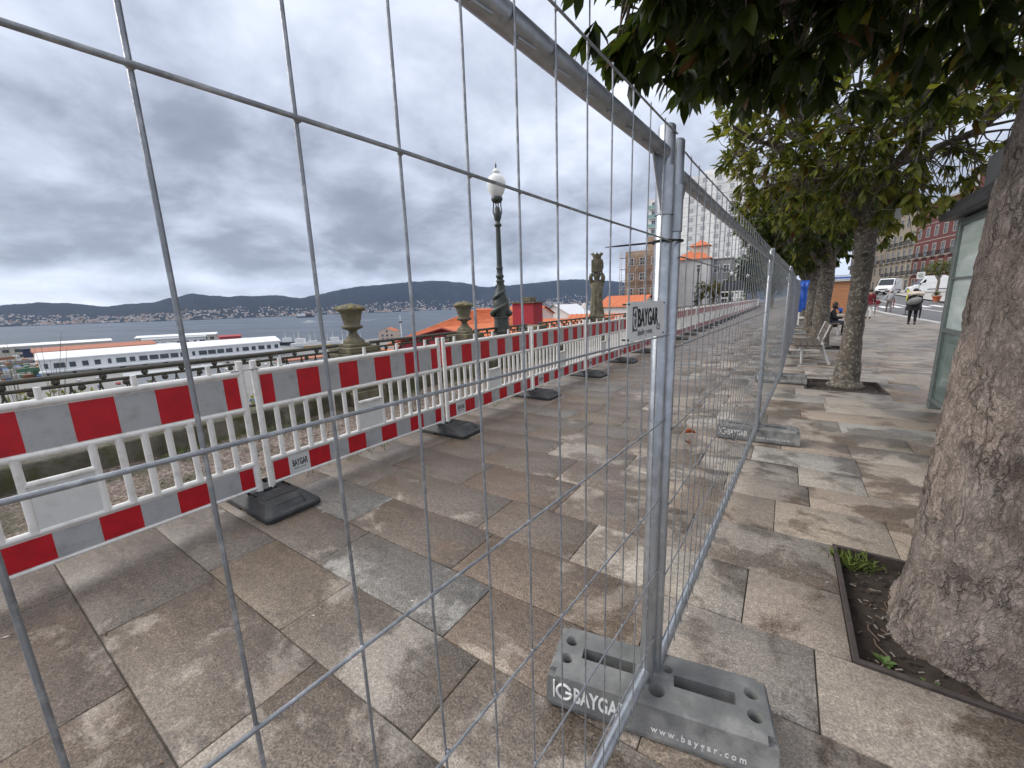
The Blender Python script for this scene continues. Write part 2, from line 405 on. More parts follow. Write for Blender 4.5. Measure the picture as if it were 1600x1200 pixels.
# ---- gravel strip between the barriers and the balustrade
def gravel():
    t = NT('crushed_red_gravel'); v = t.vor(46, 'F1', t.geo(), 'Color'); sp = t.N.new('ShaderNodeSeparateColor'); t.L.new(v, sp.inputs[0])
    col = t.ramp(sp.outputs[0], [(0, (.09, .06, .048)), (.4, (.17, .125, .10)), (.7, (.25, .19, .16)), (1, (.36, .31, .27))])
    col = t.mix(t.ramp(t.noise(1.6, 5, .6, .2, t.geo()), [(.45, 0.), (.6, .85)]), col, (.06, .058, .03))
    t.set('Base Color', col); t.set('Roughness', .85); t.bump(t.vor(46, 'F1', t.geo()), .9, .02)
    rng = random.Random(5); xs = np.linspace(-6.0, XL, 22); ys = np.concatenate([np.linspace(-6, 16, 90), np.linspace(17, 120, 60)])
    V = [(x, y, .012*noise.noise((x*4, y*4, 0))+.008*noise.noise((x*13, y*13, 3))-.002) for y in ys for x in xs]; n = len(xs)
    F = [(j*n+i, j*n+i+1, (j+1)*n+i+1, (j+1)*n+i) for j in range(len(ys)-1) for i in range(n-1)]
    tag(link('gravel_bed', fast_mesh('gravel_bed', V, F, t.mat)), kind='structure')
    # loose chips on it
    P, Q = [], []
    for k in range(5200):
        x = rng.uniform(-5.8, XL-.02); y = rng.uniform(-.2, 9); s = rng.uniform(.006, .019); a = rng.uniform(0, 6.3); b = len(P)
        c, d = math.cos(a)*s, math.sin(a)*s; z = s*rng.uniform(.3, .8)
        P += [(x+c, y+d, 0), (x-d, y+c, 0), (x-c, y-d, 0), (x+d, y-c, 0), (x+c*.2, y+d*.2, z)]; Q += [(b, b+1, b+4), (b+1, b+2, b+4), (b+2, b+3, b+4), (b+3, b, b+4)]
    tag(link('loose_gravel', fast_mesh('loose_gravel', P, Q, t.mat)), 'loose reddish gravel chips behind the plastic barriers', 'gravel', kind='stuff')
gravel()

# ---- street to the right
def street():
    ys = list(range(-8, 40, 8))+list(range(40, 180, 5)); xs = [6.16, 7.5, 9, 11, 14, 18, 24, 34]
    b = MB(); n = len(xs); b.add([(x, y, H(x, y)-.12) for y in ys for x in xs], [(j*n+i, j*n+i+1, (j+1)*n+i+1, (j+1)*n+i) for j in range(len(ys)-1) for i in range(n-1)])
    tag(b.build('road', m_asphalt), kind='structure')
    kb = tag(link('kerb', None), kind='structure'); y = -8.
    while y < 120:
        e = y+1.0 if y < 60 else y+3.; m = MB(); h0, h1 = H(6, y), H(6, e)
        m.add([(XR+.008, y+.004, -.2+h0), (6.155, y+.004, -.2+h0), (6.155, e-.004, -.2+h1), (XR+.008, e-.004, -.2+h1), (XR+.008, y+.004, .012+h0), (6.13, y+.004, .012+h0), (6.13, e-.004, .012+h1), (XR+.008, e-.004, .012+h1)],
              [(0, 3, 2, 1), (4, 5, 6, 7), (0, 1, 5, 4), (1, 2, 6, 5), (2, 3, 7, 6), (3, 0, 4, 7)])
        m.build('kerb_stone', m_kerb, kb); y = e
    mk = tag(link('road_markings', None), kind='structure')
    def strip(x0, y0, x1, y1, w):
        d = Vector((x1-x0, y1-y0)).normalized(); nx, ny = -d.y*w/2, d.x*w/2; m = MB(); k = max(1, int(math.hypot(x1-x0, y1-y0)/4)); V = []
        for i in range(k+1):
            x = x0+(x1-x0)*i/k; y = y0+(y1-y0)*i/k
            for s in (1, -1): q = (x+nx*s, y+ny*s); V.append((q[0], q[1], H(*q)-.112))
        m.add(V, [(2*i, 2*i+1, 2*i+3, 2*i+2) for i in range(k)]); m.build('painted_line', m_line, mk)
    strip(6.6, -8, 6.6, 110, .14); strip(9.8, 4, 9.8, 120, .14)
    for k in range(7): strip(7.0+.95*k, 52, 7.0+.95*k, 56, .5)
    strip(6.9, 58, 9.6, 58, .4)
    b = MB(); xs = [13.4, 17, 22, 30, 40]; n = len(xs)
    b.add([(x, y, H(x, y)+.02) for y in ys if y >= 40 for x in xs], [(j*n+i, j*n+i+1, (j+1)*n+i+1, (j+1)*n+i) for j in range(sum(1 for y in ys if y >= 40)-1) for i in range(n-1)])
    tag(b.build('far_pavement', simple('light_far_paving', (.40, .38, .35), .7, 0, .1, 2)), kind='structure')
street()

# ---- land, slope to the port, quay, sea
m_land = simple('scrubby_hillside', (.085, .085, .035), .95, 0, .5, .4, .8, 3, (.13, .10, .06, .6), .15)
m_quay = simple('quay_concrete', (.20, .195, .185), .85, 0, .2, .02, 0, 1, (.16, .16, .16, .6), .06)
SEA = -42.5
def land():
    b = MB(); xs = [-7.2, -12, -20, -32, -50, -75, -105, -135]; zs = [-2.2, -4.2, -8, -13, -20, -28, -36, -40.6]
    ys = [-1500, -700, -300]+list(range(-120, 240, 20))+[300, 420, 600, 900, 1500, 2600]; n = len(xs)
    b.add([(x, y, z+1.2*noise.noise((x*.05, y*.05, 2))*(x < -9)) for y in ys for x, z in zip(xs, zs)], [(j*n+i, (j+1)*n+i, (j+1)*n+i+1, j*n+i+1) for j in range(len(ys)-1) for i in range(n-1)])
    tag(b.build('hillside', m_land), kind='structure')
    b = MB(); b.add([(-6.0, -1500, -.4), (1300, -1500, -.4), (1300, 5200, -.4), (-6.0, 5200, -.4), (-7.3, -1500, -2.4), (-7.3, 5200, -2.4)], [(0, 1, 2, 3), (4, 0, 3, 5)])
    tag(b.build('ground', simple('plain_ground', (.16, .15, .13), .9)), kind='structure')
    b = MB(); b.prism([(-133, -1400), (-420, -1400), (-420, -140), (-790, -140), (-790, 190), (-700, 268), (-500, 262), (-420, 240), (-420, 325), (-500, 345), (-500, 395), (-420, 400), (-420, 1500), (-133, 1500)], -46, -41, 'z')
    tag(b.build('quay', m_quay), kind='structure')
    t = NT('sea_water'); p = t.geo(); w = t.noise(.05, 6, .6, .3, t.map((1, 1.6, 1), (0, 0, .4), p)); big = t.noise(.0016, 4, .6, .6, t.map((1, 3, 1), (0, 0, .2), p))
    t.set('Base Color', t.ramp(big, [(.3, (.020, .032, .046)), (.7, (.036, .052, .066))])); t.set('Roughness', t.ramp(big, [(.35, .30), (.65, .45)])); t.bump(w, .55, 1.2)
    b = MB(); b.add([(-9300, -5600, SEA), (-100, -5600, SEA), (-100, 10600, SEA), (-9300, 10600, SEA)], [(0, 1, 2, 3)]); tag(b.build('sea', t.mat), kind='structure')
land()

# ---- the far shore
RIDGE = [(-125, .9), (-110, 1.3), (-100, 1.0), (-92, 1.5), (-85.2, 1.36), (-83.7, 1.55), (-81.4, 1.5), (-78.9, 1.08), (-75, 1.5), (-71.7, 2.32), (-68.9, 1.95), (-63.7, 2.14), (-61.1, 1.6), (-57.3, 2.34), (-54.2, 2.93), (-47.7, 3.42), (-44, 3.5), (-40.8, 3.23), (-37.3, 2.45), (-34.7, 2.55), (-28.4, 2.95), (-25, 3.08), (-19.8, 2.6), (-16.5, 2.1), (-10, 2.3), (-2, 1.8), (5, 1.5), (12, 1.2)]
SHORE = [(-125, 5600), (-100, 5900), (-85.5, 5600), (-72.1, 4700), (-61.3, 5000), (-51.3, 5300), (-42.8, 5900), (-32, 6000), (-25, 6200), (-10, 6400), (12, 6600)]
def lerp(tab, a):
    for (a0, v0), (a1, v1) in zip(tab[:-1], tab[1:]):
        if a <= a1: t = max(0, (a-a0)/(a1-a0)); return v0+(v1-v0)*t
    return tab[-1][1]
def far_z(az, d):
    s = lerp(SHORE, az)+130*noise.noise((az*.12, 3.3, 0))+60*noise.noise((az*.5, 7, 0)); D = s+2300
    top = math.tan(R(lerp(RIDGE, az)+.10*noise.noise((az*.9, 2, 0))+.05*noise.noise((az*3.1, 5, 0))+.03*noise.noise((az*9, 8, 0))))*D+EYE; t = (d-s)/2300
    if t < 0: return SEA-6
    x, y = d*math.sin(R(az)), d*math.cos(R(az))
    rough = 34*noise.fractal((x*.0011, y*.0011, 1), 1, 2, 5)+7*noise.noise((x*.012, y*.012, 5))
    low = 48*t*4 if t < .25 else 48+8*(t-.25)
    prof = smooth01((t-.18)/.82)
    return SEA+1+low*(1-.3*prof)+(top-SEA-40)*prof+rough*min(1, t*3)*(1-.55*smooth01((t-.75)/.25))
def hills():
    azs = np.arange(-125, 12.01, .14); ds = [0, .006, .04, .09, .15, .22, .3, .38, .46, .54, .62, .7, .78, .86, .93, 1., 1.12]; V = []
    for a in azs:
        s = lerp(SHORE, a)+130*noise.noise((a*.12, 3.3, 0))+60*noise.noise((a*.5, 7, 0))
        for t in ds:
            d = s+2300*t; z = far_z(a, d+1) if t <= 1 else far_z(a, s+2299)-170
            if t == 0: z = SEA-3
            V.append((d*math.sin(R(a)), d*math.cos(R(a)), z))
    n = len(ds); F = [(j*n+i, (j+1)*n+i, (j+1)*n+i+1, j*n+i+1) for j in range(len(azs)-1) for i in range(n-1)]
    t = NT('wooded_hills'); p = t.geo(); col = t.ramp(t.noise(.004, 7, .65, .2, p), [(.35, (.008, .011, .015)), (.6, (.016, .020, .023)), (.8, (.045, .043, .040))])
    t.set('Base Color', col); t.set('Roughness', .95); t.set('Specular IOR Level', .1); t.bump(t.noise(.02, 6, .6, 0, p), 1., 12)
    tag(link('hills', fast_mesh('hills', V, F, t.mat, smooth=True)), kind='structure')
    # the towns along the far shore
    rng = random.Random(3)
    walls = [simple('house_wall_'+k, c, .8) for k, c in (('cream', (.62, .58, .5)), ('white', (.76, .75, .72)), ('ochre', (.5, .40, .28)), ('grey', (.42, .42, .42)))]
    roofs = [simple('house_roof_'+k, c, .8) for k, c in (('orange', (.36, .18, .11)), ('brown', (.22, .15, .12)), ('pale', (.42, .41, .40)))]
    protos = []
    for w in walls:
        for r in roofs:
            m = MB(); m.box(-.5, .5, -.5, .5, -1.0, .62, 0); m.prism([(-.56, .62), (.56, .62), (0, 1.0)], -.55, .55, 'y', 1); protos.append(m.mesh('far_house', [w, r]))
    spots = []
    while len(spots) < 2600:
        a = rng.uniform(-95, -8); dens = .2+.8*(noise.noise((a*.16, 1.5, 0))+.5)
        if -86 < a < -74: dens += .5
        if -52 < a < -24: dens += .45
        if rng.random() > dens: continue
        s = lerp(SHORE, a)+130*noise.noise((a*.12, 3.3, 0))+60*noise.noise((a*.5, 7, 0)); t = rng.random()**1.9*.42+.012
        if noise.noise((a*.9, t*16, 4)) < -.12: continue
        spots.append((a, s+2300*t, rng.uniform(9, 20), rng.uniform(7, 15), rng.randrange(len(protos)), rng.uniform(0, 3.1)))
    spots.sort(key=lambda q: -(q[2]*q[3]/q[1]**2)); used = 0; BV, BF, BM = [], [], []
    big = MB(); bm_mats = walls+roofs
    for i, (a, d, w, h, k, rz) in enumerate(spots):
        x, y = d*math.sin(R(a)), d*math.cos(R(a)); z = far_z(a, d); Pp = PX((x, y, z))
        vis = Pp is not None and 0 < Pp[0] < 1000
        if used < 300 and vis:
            o = link('far_house', protos[k], None, (x, y, z), rz); o.scale = (w, w*.8, h); used += 1
            tag(o, 'tiny pale house scattered on the far shore across the bay', 'house', 'houses on the far shore')
        else:
            M = Matrix.Translation((x, y, z)) @ Matrix.Rotation(rz, 4, 'Z') @ Matrix.Diagonal((w, w*.8, h, 1)); big.box(-.5, .5, -.5, .5, -1., .62, k//3, M); big.prism([(-.56, .62), (.56, .62), (0, 1.)], -.55, .55, 'y', 4+k % 3, M)
    tag(big.build('far_town', bm_mats, fix=False), 'mass of tiny houses of the towns on the far shore', 'town', kind='stuff')
hills()
def haze():
    b = MB(); b.box(-9900, 1500, -5900, 11200, SEA-6.5, 640)
    m = bpy.data.materials.new('haze_air'); m.use_nodes = True; nt = m.node_tree
    for n in list(nt.nodes): nt.nodes.remove(n)
    o = nt.nodes.new('ShaderNodeOutputMaterial'); v = nt.nodes.new('ShaderNodeVolumePrincipled'); v.inputs['Color'].default_value = (.48, .66, 1, 1); v.inputs['Density'].default_value = 3.0e-5; v.inputs['Anisotropy'].default_value = .1
    nt.links.new(v.outputs[0], o.inputs['Volume'])
    tag(b.build('haze', m), kind='stuff')
haze()
ORD = 'first second third fourth fifth sixth seventh eighth ninth tenth eleventh twelfth thirteenth fourteenth fifteenth sixteenth seventeenth eighteenth nineteenth twentieth twenty-first twenty-second twenty-third twenty-fourth twenty-fifth twenty-sixth twenty-seventh twenty-eighth twenty-ninth thirtieth thirty-first thirty-second thirty-third thirty-fourth thirty-fifth thirty-sixth'.split()
# ================================================================ MESH FENCE
def fence_panel(detail, L=3.45, near=False):
    """local x runs along the panel from 0 to L, z up; posts at both ends"""
    o = link('mesh_fence_panel', None)
    g = simple_cache['gusset']
    for x, r, top in ((0.0, .0235 if near else .0205, 1.968 if near else 1.985), (L, .0205, 1.968)):
        b = MB(); b.path([(x, 0, .10), (x, 0, top-.004), (x, 0, top)], [r, r, r-.003], 20 if detail else 10); p = b.build('post', m_galv, o)
        s = 1 if x == 0 else -1
        b = MB(); b.prism([(x+s*r*.8, 1.90), (x+s*.115, 1.905), (x+s*.10, 1.862), (x+s*r*.8, 1.735)], -.002, .002, 'y'); b.path([(x, 0, 1.735), (x, 0, 1.862)], r+.0022, 20 if detail else 10, caps=False); b.build('gusset_sleeve', m_galv, p)
    b = MB(); b.path([(.02, 0, 1.895), (L-.02, 0, 1.895)], .0195, 16 if detail else 8)
    if detail:
        rg = random.Random(2)
        for k in range(34): xx = .06+k*.1; b.path([(xx, -.012, 1.8758), (xx+.04, -.009, 1.8752)], .003, 5)
    b.build('top_tube', m_galv, o)
    b = MB(); b.path([(.02, 0, .195), (L-.02, 0, .195)], .0175, 16 if detail else 8); b.build('bottom_tube', m_galv, o)
    HZ = [1.945, 1.662, 1.395, 1.13, .868, .606, .344]; n = int((L-.1)/.107); xs = [.08+.107*k for k in range(n)]
    off = .0205
    if detail:
        for i, z in enumerate(HZ):
            b = MB(); rg = random.Random(int(z*100)); pts = [(-.012, -off-.0042, z)]+[(x, -off-.0042+.0012*rg.uniform(-1, 1), z+.002*rg.uniform(-1, 1)) for x in xs[::4]]+[(L+.012, -off-.0042, z)]
            b.path(pts, .0023, 8); b.build('horizontal_wire', m_wire, o)
        for x in xs:
            b = MB(); rg = random.Random(int(x*1000)); d = .0022
            b.path([(x, -off, .178), (x+rg.uniform(-1, 1)*.001, -off, .6), (x+rg.uniform(-1, 1)*.0028, -off+rg.uniform(-1, 1)*.003, 1.1), (x+rg.uniform(-1, 1)*.0012, -off, 1.5), (x, -off, 1.957)], .00195, 8); b.build('vertical_wire', m_wire, o)
        b = MB(); rg = random.Random(7)
        for z in HZ:
            for x in xs:
                if rg.random() < .75: b.lathe([(.0008, -.003), (.0034, -.0012), (.0036, .0012), (.0008, .003)], 6, (x, -off-.0022, z))
        tag(b.build('weld_beads', m_wire, o, fix=False), kind='stuff')
    else:
        b = MB()
        for z in HZ: b.path([(0, -off-.004, z), (L, -off-.004, z)], .0023, 5)
        for x in xs: b.path([(x, -off, .178), (x, -off, 1.957)], .00195, 5)
        tag(b.build('wire_mesh', m_wire, o, fix=False), kind='stuff')
    return o
simple_cache = {'gusset': None}
FD = math.atan2(.044, 1)                 # fence drifts slightly to the right
def fence():
    grp = 'mesh fence panels along the promenade'
    rz = math.pi/2-FD
    # nearest panel runs from its post beside the near block back past the camera (local x points backwards)
    near = fence_panel(True, near=True); near.location = (-.312, 1.26, 0); near.rotation_euler = (0, 0, -math.pi/2-R(4.0)); near['x'] = 0; del near['x']
    near.scale = (1, -1, 1)
    tag(near, 'galvanized mesh fence panel nearest the camera, its wires crossing the whole left half', 'fence', grp)
    x, y = -.296, 1.318; labs = ['second galvanized mesh fence panel, just beyond the double post with the cable tie', 'third mesh fence panel, starting at the second concrete block', 'fourth mesh fence panel, starting at the third concrete block',
        'fifth mesh fence panel, level with the bench', 'sixth mesh fence panel, just past the bench', 'seventh mesh fence panel, before the blue tarpaulin', 'eighth mesh fence panel, beside the blue tarpaulin', 'ninth mesh fence panel, past the blue tarpaulin', 'farthest visible mesh fence panel under the trees']
    posts = []; far0 = None
    for i, lb in enumerate(labs):
        a = FD+(.004 if i % 2 else -.004)-(.014 if i > 1 else 0)
        if i == 0: p = fence_panel(True); p.location = (x, y, -.04); p.rotation_euler = (0, 0, math.pi/2-a); tag(p, lb, 'fence', grp)
        else:
            if far0 is None: far0 = fence_panel(False); p = far0; p.location = (x, y, -.03); p.rotation_euler = (0, 0, math.pi/2-a); tag(p, lb, 'fence', grp)
            else: p = again(far0, lb, (x, y, -.03+.01*(i % 3)), math.pi/2-a)
        posts.append((x, y)); x += math.sin(a)*3.53; y += math.cos(a)*3.53
    return posts
POSTS = fence()

# ---- black cable ties round the paired posts
def tie(c, z, tail, label):
    b = MB(); x, y = c; pts = []
    a1, a2 = Vector((-.312, 1.26)), Vector((-.296, 1.318))
    d = (a2-a1).normalized(); n = Vector((-d.y, d.x)); r = .0265
    m1, m2 = Vector(c)-d*.029, Vector(c)+d*.029
    for k in range(13): th = math.pi/2+math.pi*k/12; q = m1+d*r*math.cos(th)+n*r*math.sin(th); pts.append((q.x, q.y, z))
    for k in range(13): th = -math.pi/2+math.pi*k/12; q = m2+d*r*math.cos(th)+n*r*math.sin(th); pts.append((q.x, q.y, z+.004))
    pts.append(pts[0]); V = []
    for p in pts: V += [(p[0], p[1], p[2]-.0035), (p[0], p[1], p[2]+.0035)]
    band = MB(); band.path(pts, .0035, 6)
    o = band.build('cable_tie', m_black); tag(o, label, 'cable tie', 'cable ties on the fence posts')
    p0 = m1+n*r; h = MB(); h.box(p0.x-.006, p0.x+.006, p0.y-.005, p0.y+.005, z-.006, z+.006, bev=.001); h.build('locking_head', m_black, o)
    t = MB(); t.path([(p0.x, p0.y, z)]+[(p0.x+tail[0]*k, p0.y+tail[1]*k, z+tail[2]*k) for k in (.35, .7, 1.)], [.003, .0028, .0026, .001], 6); t.build('loose_tail', m_black, o)
tie((-.304, 1.289), 1.665, (-.135, -.045, -.004), 'black cable tie with a long loose tail on the nearest double post')
for i, lb in ((1, 'small black cable tie on the post at the second concrete block'), (2, 'tiny black cable tie on the post at the third concrete block')):
    tie((POSTS[i][0]-.006, POSTS[i][1]-.03), 1.66, (-.10, .09, .0), lb)

# ---- printed sign on the nearest panel
def sign():
    a = -math.pi/2-R(4.0); o = thing('fence_sign', 'white BAYGAR plate wired to the nearest fence panel', 'sign', None, (-.312, 1.26, 0), a)
    x0, x1, z0, z1 = .058, .325, 1.402, 1.497; yb = .0275
    b = MB(); b.box(x0, x1, yb, yb+.0022, z0, z1, bev=.0006); b.build('plate', m_sign, o)
    f = yb+.0032
    # as seen from the camera the text runs from large x to small x
    xd, up = (-1, 0, 0), (0, 0, 1)
    pl = MB(); ring = []
    pl.box(x1-.062, x1-.033, f-.0006, f+.0002, z0+.024, z1-.012); pl.build('logo_block', m_inkviolet, o)
    cxx, czz = x1-.0465, (z0+z1)/2+.006
    b = MB(); pts = [(cxx+.0105*math.cos(t), f+.0008, czz+.024*math.sin(t)) for t in np.linspace(.6, 6.6, 25)]; b.path(pts, .0016, 5); b.path([(cxx+.0105*math.cos(.3), f+.0008, czz+.002), (cxx-.002, f+.0008, czz+.002)], .0016, 5); b.build('logo_ring', m_sign, o)
    text_on(o, text_mesh('BAYGAR', .062, .0012, .0003, .62, m_ink), (x1-.064, f, z0+.034), xd, up)
    text_on(o, text_mesh('alquiler y venta', .022, 0, .0003, .78, m_inkgrey), (x1-.066, f, z0+.012), xd, up)
    text_on(o, text_mesh('CE', .022, 0, .0003, 1.0, m_ink, spacing=1.15), (x1-.205, f, z0+.018), xd, up)
    for (x, z) in ((x0+.006, z0+.006), (x1-.006, z0+.006), (x0+.006, z1-.006), (x1-.006, z1-.006)):
        b = MB(); b.path([(x, yb-.012, z), (x, yb+.005, z)], .0022, 6); b.build('wire_clip', m_black, o)
sign()

# ================================================================ CONCRETE FEET
def mat_block():
    t = NT('grey_cast_concrete'); n = t.noise(7, 7, .62, .2); col = t.ramp(n, [(.25, (.105, .107, .104)), (.5, (.17, .172, .167)), (.75, (.27, .27, .262))])
    col = t.mix(t.ramp(t.noise(3.5, 6, .65), [(.54, 0.), (.66, .6)]), col, (.37, .365, .345)); col = t.mix(t.ramp(t.noise(45, 3, .7), [(.62, 0.), (.7, .6)]), col, (.10, .10, .10))
    t.set('Base Color', col); t.set('Roughness', .78); t.bump(t.math('ADD', t.noise(30, 6, .65), t.noise(120, 3, .6)), .4, .004); return t.mat
m_block = mat_block()
def concrete_foot():
    root = thing('concrete_block', 'x', 'concrete block', 'concrete feet of the mesh fence')
    hx, hy, h = .375, .118, .155
    b = MB(); b.add([(-hx+.01, -hy-.004, .012), (hx-.01, -hy-.004, .012), (hx-.01, hy+.004, .012), (-hx+.01, hy+.004, .012), (-hx, -hy-.008, .03), (hx, -hy-.008, .03), (hx, hy+.008, .03), (-hx, hy+.008, .03),
        (-hx+.006, -hy, h-.012), (hx-.006, -hy, h-.012), (hx-.006, hy, h-.012), (-hx+.006, hy, h-.012), (-hx+.016, -hy+.01, h), (hx-.016, -hy+.01, h), (hx-.016, hy-.01, h), (-hx+.016, hy-.01, h), (-hx+.04, -hy+.03, 0), (hx-.04, -hy+.03, 0), (hx-.04, hy-.03, 0), (-hx+.04, hy-.03, 0)],
        [(16, 19, 18, 17)]+[(16+i, 16+(i+1) % 4, (i+1) % 4, i) for i in range(4)]+[(4*k+i, 4*k+(i+1) % 4, 4*k+4+(i+1) % 4, 4*k+4+i) for k in range(3) for i in range(4)]+[(12, 13, 14, 15)])
    body = b.build('block_body', m_block)
    cut = MB()
    for s in (-1, 1):
        for y in (-.042, .042): cut.lathe([(.021, h-.085), (.0245, h+.02)], 20, (s*.315, y, 0))
        cut.box(s*.165-.098, s*.165+.098, -.024, .024, h-.08, h+.02)
        cut.box(s*hx-.035, s*hx+.035, -hy-.03, -hy+.022, h-.02, h+.03); cut.box(s*hx-.035, s*hx+.035, hy-.022, hy+.03, h-.02, h+.03)
        cut.box(s*hx-.012, s*hx+.02, -.05, .05, h-.014, h+.03)
    for x, y in ((.012, -.060), (-.012, .030), (-.045, -.055), (.045, .04)): cut.lathe([(.026 if abs(x) < .03 else .016, h-.09), (.028 if abs(x) < .03 else .018, h+.02)], 18, (x, y, 0))
    c = cut.build('cutter', m_block); md = body.modifiers.new('b', 'BOOLEAN'); md.object = c; md.operation = 'DIFFERENCE'; md.solver = 'EXACT'; md.use_self = True
    me = evaluated(body); bpy.data.objects.remove(body); bpy.data.objects.remove(c)
    link('block_body', me, root)
    f = -hy-.0065; tilt = Vector((0, .008, .113)).normalized()
    xd = (1, 0, 0)
    b = MB(); pts = [(-.305+.027*math.cos(t), f-.0005, .089+.030*math.sin(t)) for t in np.linspace(.55, 6.28, 22)]; b.path(pts, .0055, 5); b.path([(-.278, f-.0005, .089), (-.300, f-.0005, .089)], .0055, 5); b.path([(-.343, f-.0005, .055), (-.343, f-.0005, .128)], .004, 5); b.build('logo_ring', m_paint, root)
    text_on(root, text_mesh('BAYGAR', .082, .0022, .0006, .60, m_paint), (-.272, f-.0005, .058), xd, tilt)
    text_on(root, text_mesh('www.baygar.com', .034, .0006, .0006, .8, m_paint, spacing=1.55), (.0, f-.0002, .050), xd, tilt)
    return root
def feet():
    f0 = concrete_foot(); f0.location = (-.292, 1.29, .0); f0.rotation_euler = (0, 0, R(11.5)); f0['label'] = 'grey concrete fence foot nearest the camera, holding the double post'
    labs = ['second concrete fence foot, left of the far tree pit approach', 'third concrete fence foot, beside the second tree pit', 'fourth concrete fence foot, beside the bench', 'fifth concrete fence foot, at the far end of the bench',
            'sixth concrete fence foot, past the bench', 'seventh concrete fence foot, before the blue tarpaulin', 'eighth concrete fence foot, beside the blue tarpaulin', 'ninth concrete fence foot, past the blue tarpaulin']
    labs[0] = 'second concrete fence foot from the camera, alone on open paving'
    ang = [3, 2, -2, 1, 3, 0, -1, 2]
    for i, lb in enumerate(labs): again(f0, lb, (POSTS[i+1][0], POSTS[i+1][1]-.015, 0), R(ang[i]))
feet()

# ================================================================ RED AND WHITE BARRIERS
BZ = (1.05, .765, .325, .125)       # rail heights
def barrier_proto(full=True):
    """local x along 0..2.0, front face towards -y (the walkway)"""
    o = link('plastic_barrier', None); L = 2.0; n = 12 if full else 8
    for x in (0., L):
        b = MB(); b.path([(x, 0, .075), (x, 0, 1.142)], .0235, n); b.build('post', m_white, o)
    for nm, z, r in (('top_rail', BZ[0], .0225), ('middle_rail', BZ[1], .0205), ('lower_rail', BZ[2], .0205), ('bottom_rail', BZ[3], .014)):
        b = MB(); b.path([(0, 0, z), (L, 0, z)], r, n, caps=False); b.build(nm, m_white, o)
    for k in range(5):
        x = .2+.4*k; b = MB(); b.path([(x, 0, BZ[0]), (x, 0, 1.136)], [.0165, .0150], n); b.build('peg', m_white, o)
    b = MB(); b.box(.02, L-.02, -.008, .008, BZ[1]+.016, BZ[0]-.018); up = b.build('upper_board', m_white, o)
    b = MB(); b.box(.02, L-.02, -.008, .008, BZ[3]+.008, BZ[2]-.016); lo = b.build('lower_board', m_white, o)
    xs = [0.028]+[.0985+.1912*k+.0 for k in range(0, 0)]; u = (L-.056)/10; e = [.028]+[.028+u*(.5+k) for k in range(10)]+[L-.028]
    for k in range(11):
        m = m_red if k % 2 == 0 else m_grey; nm = 'red_stripe' if k % 2 == 0 else 'silver_stripe'
        b = MB(); b.box(e[k]+.0008, e[k+1]-.0008, -.0098, -.0083, BZ[1]+.024, BZ[0]-.026); b.build(nm, m, up)
    e2 = [.028, .15, .33]+[.33+(L-.028-.33)*k/8.5 for k in range(1, 9)]+[L-.028]; 
    for k in range(len(e2)-1):
        m = m_red if k % 2 == 0 else m_grey; nm = 'red_stripe' if k % 2 == 0 else 'silver_stripe'
        if k == 1: m, nm = m_sign, 'sticker'
        b = MB(); b.box(e2[k]+.0008, e2[k+1]-.0008, -.0098, -.0083, BZ[3]+.018, BZ[2]-.024); b.build(nm, m, lo)
    if full:
        text_on(lo, text_mesh('BAYGAR', .078, .0022, .0003, .44, m_ink), (.178, -.0105, .205), (1, 0, 0), (0, 0, 1)); text_on(lo, text_mesh('alquiler y venta', .020, 0, .0003, .85, m_ink), (.187, -.0105, .178), (1, 0, 0), (0, 0, 1))
    sl = [.122*k for k in range(1, 8)]+[1.15+.121*k for k in range(7)]
    for x in sl:
        b = MB(); b.path([(x, 0, BZ[2]), (x, 0, BZ[2]+.05), (x, 0, BZ[1]-.05), (x, 0, BZ[1])], [.024, .0198, .0198, .024], n if full else 6, caps=False)
        b.build('slat', m_white, o)
    b = MB(); b.box(.87, 1.135, -.011, .011, BZ[2], .60, bev=.003); b.build('name_plate_panel', m_plate, o)
    b = MB(); b.path([(.854, 0, .605), (1.15, 0, .605)], .019, n); b.build('short_rail', m_white, o)
    return o
def barrier_far():
    o = link('plastic_barrier', None); L = 2.0; b = MB(); s = MB(); red = MB(); gr = MB()
    for x in (0., L): b.path([(x, 0, .075), (x, 0, 1.14)], .0235, 6)
    for z, r in zip(BZ, (.0225, .0205, .0205, .014)): b.path([(0, 0, z), (L, 0, z)], r, 6)
    for k in range(5): b.path([(.2+.4*k, 0, BZ[0]), (.2+.4*k, 0, 1.13)], .02, 5)
    b.build('frame', m_white, o)
    for x in [.122*k for k in range(1, 8)]+[1.15+.121*k for k in range(7)]: s.path([(x, 0, BZ[2]), (x, 0, BZ[1])], .0165, 5)
    s.box(.87, 1.135, -.011, .011, BZ[2], .6); tag(s.build('slats', m_white, o), kind='stuff')
    u = (L-.056)/10; e = [.028]+[.028+u*(.5+k) for k in range(10)]+[L-.028]
    for k in range(11):
        for z0, z1 in ((BZ[1]+.02, BZ[0]-.02), (BZ[3]+.012, BZ[2]-.02)): (red if k % 2 == 0 else gr).box(e[k], e[k+1], -.009, .009, z0, z1)
    red.build('red_stripes', m_red, o); gr.build('silver_stripes', m_grey, o); return o
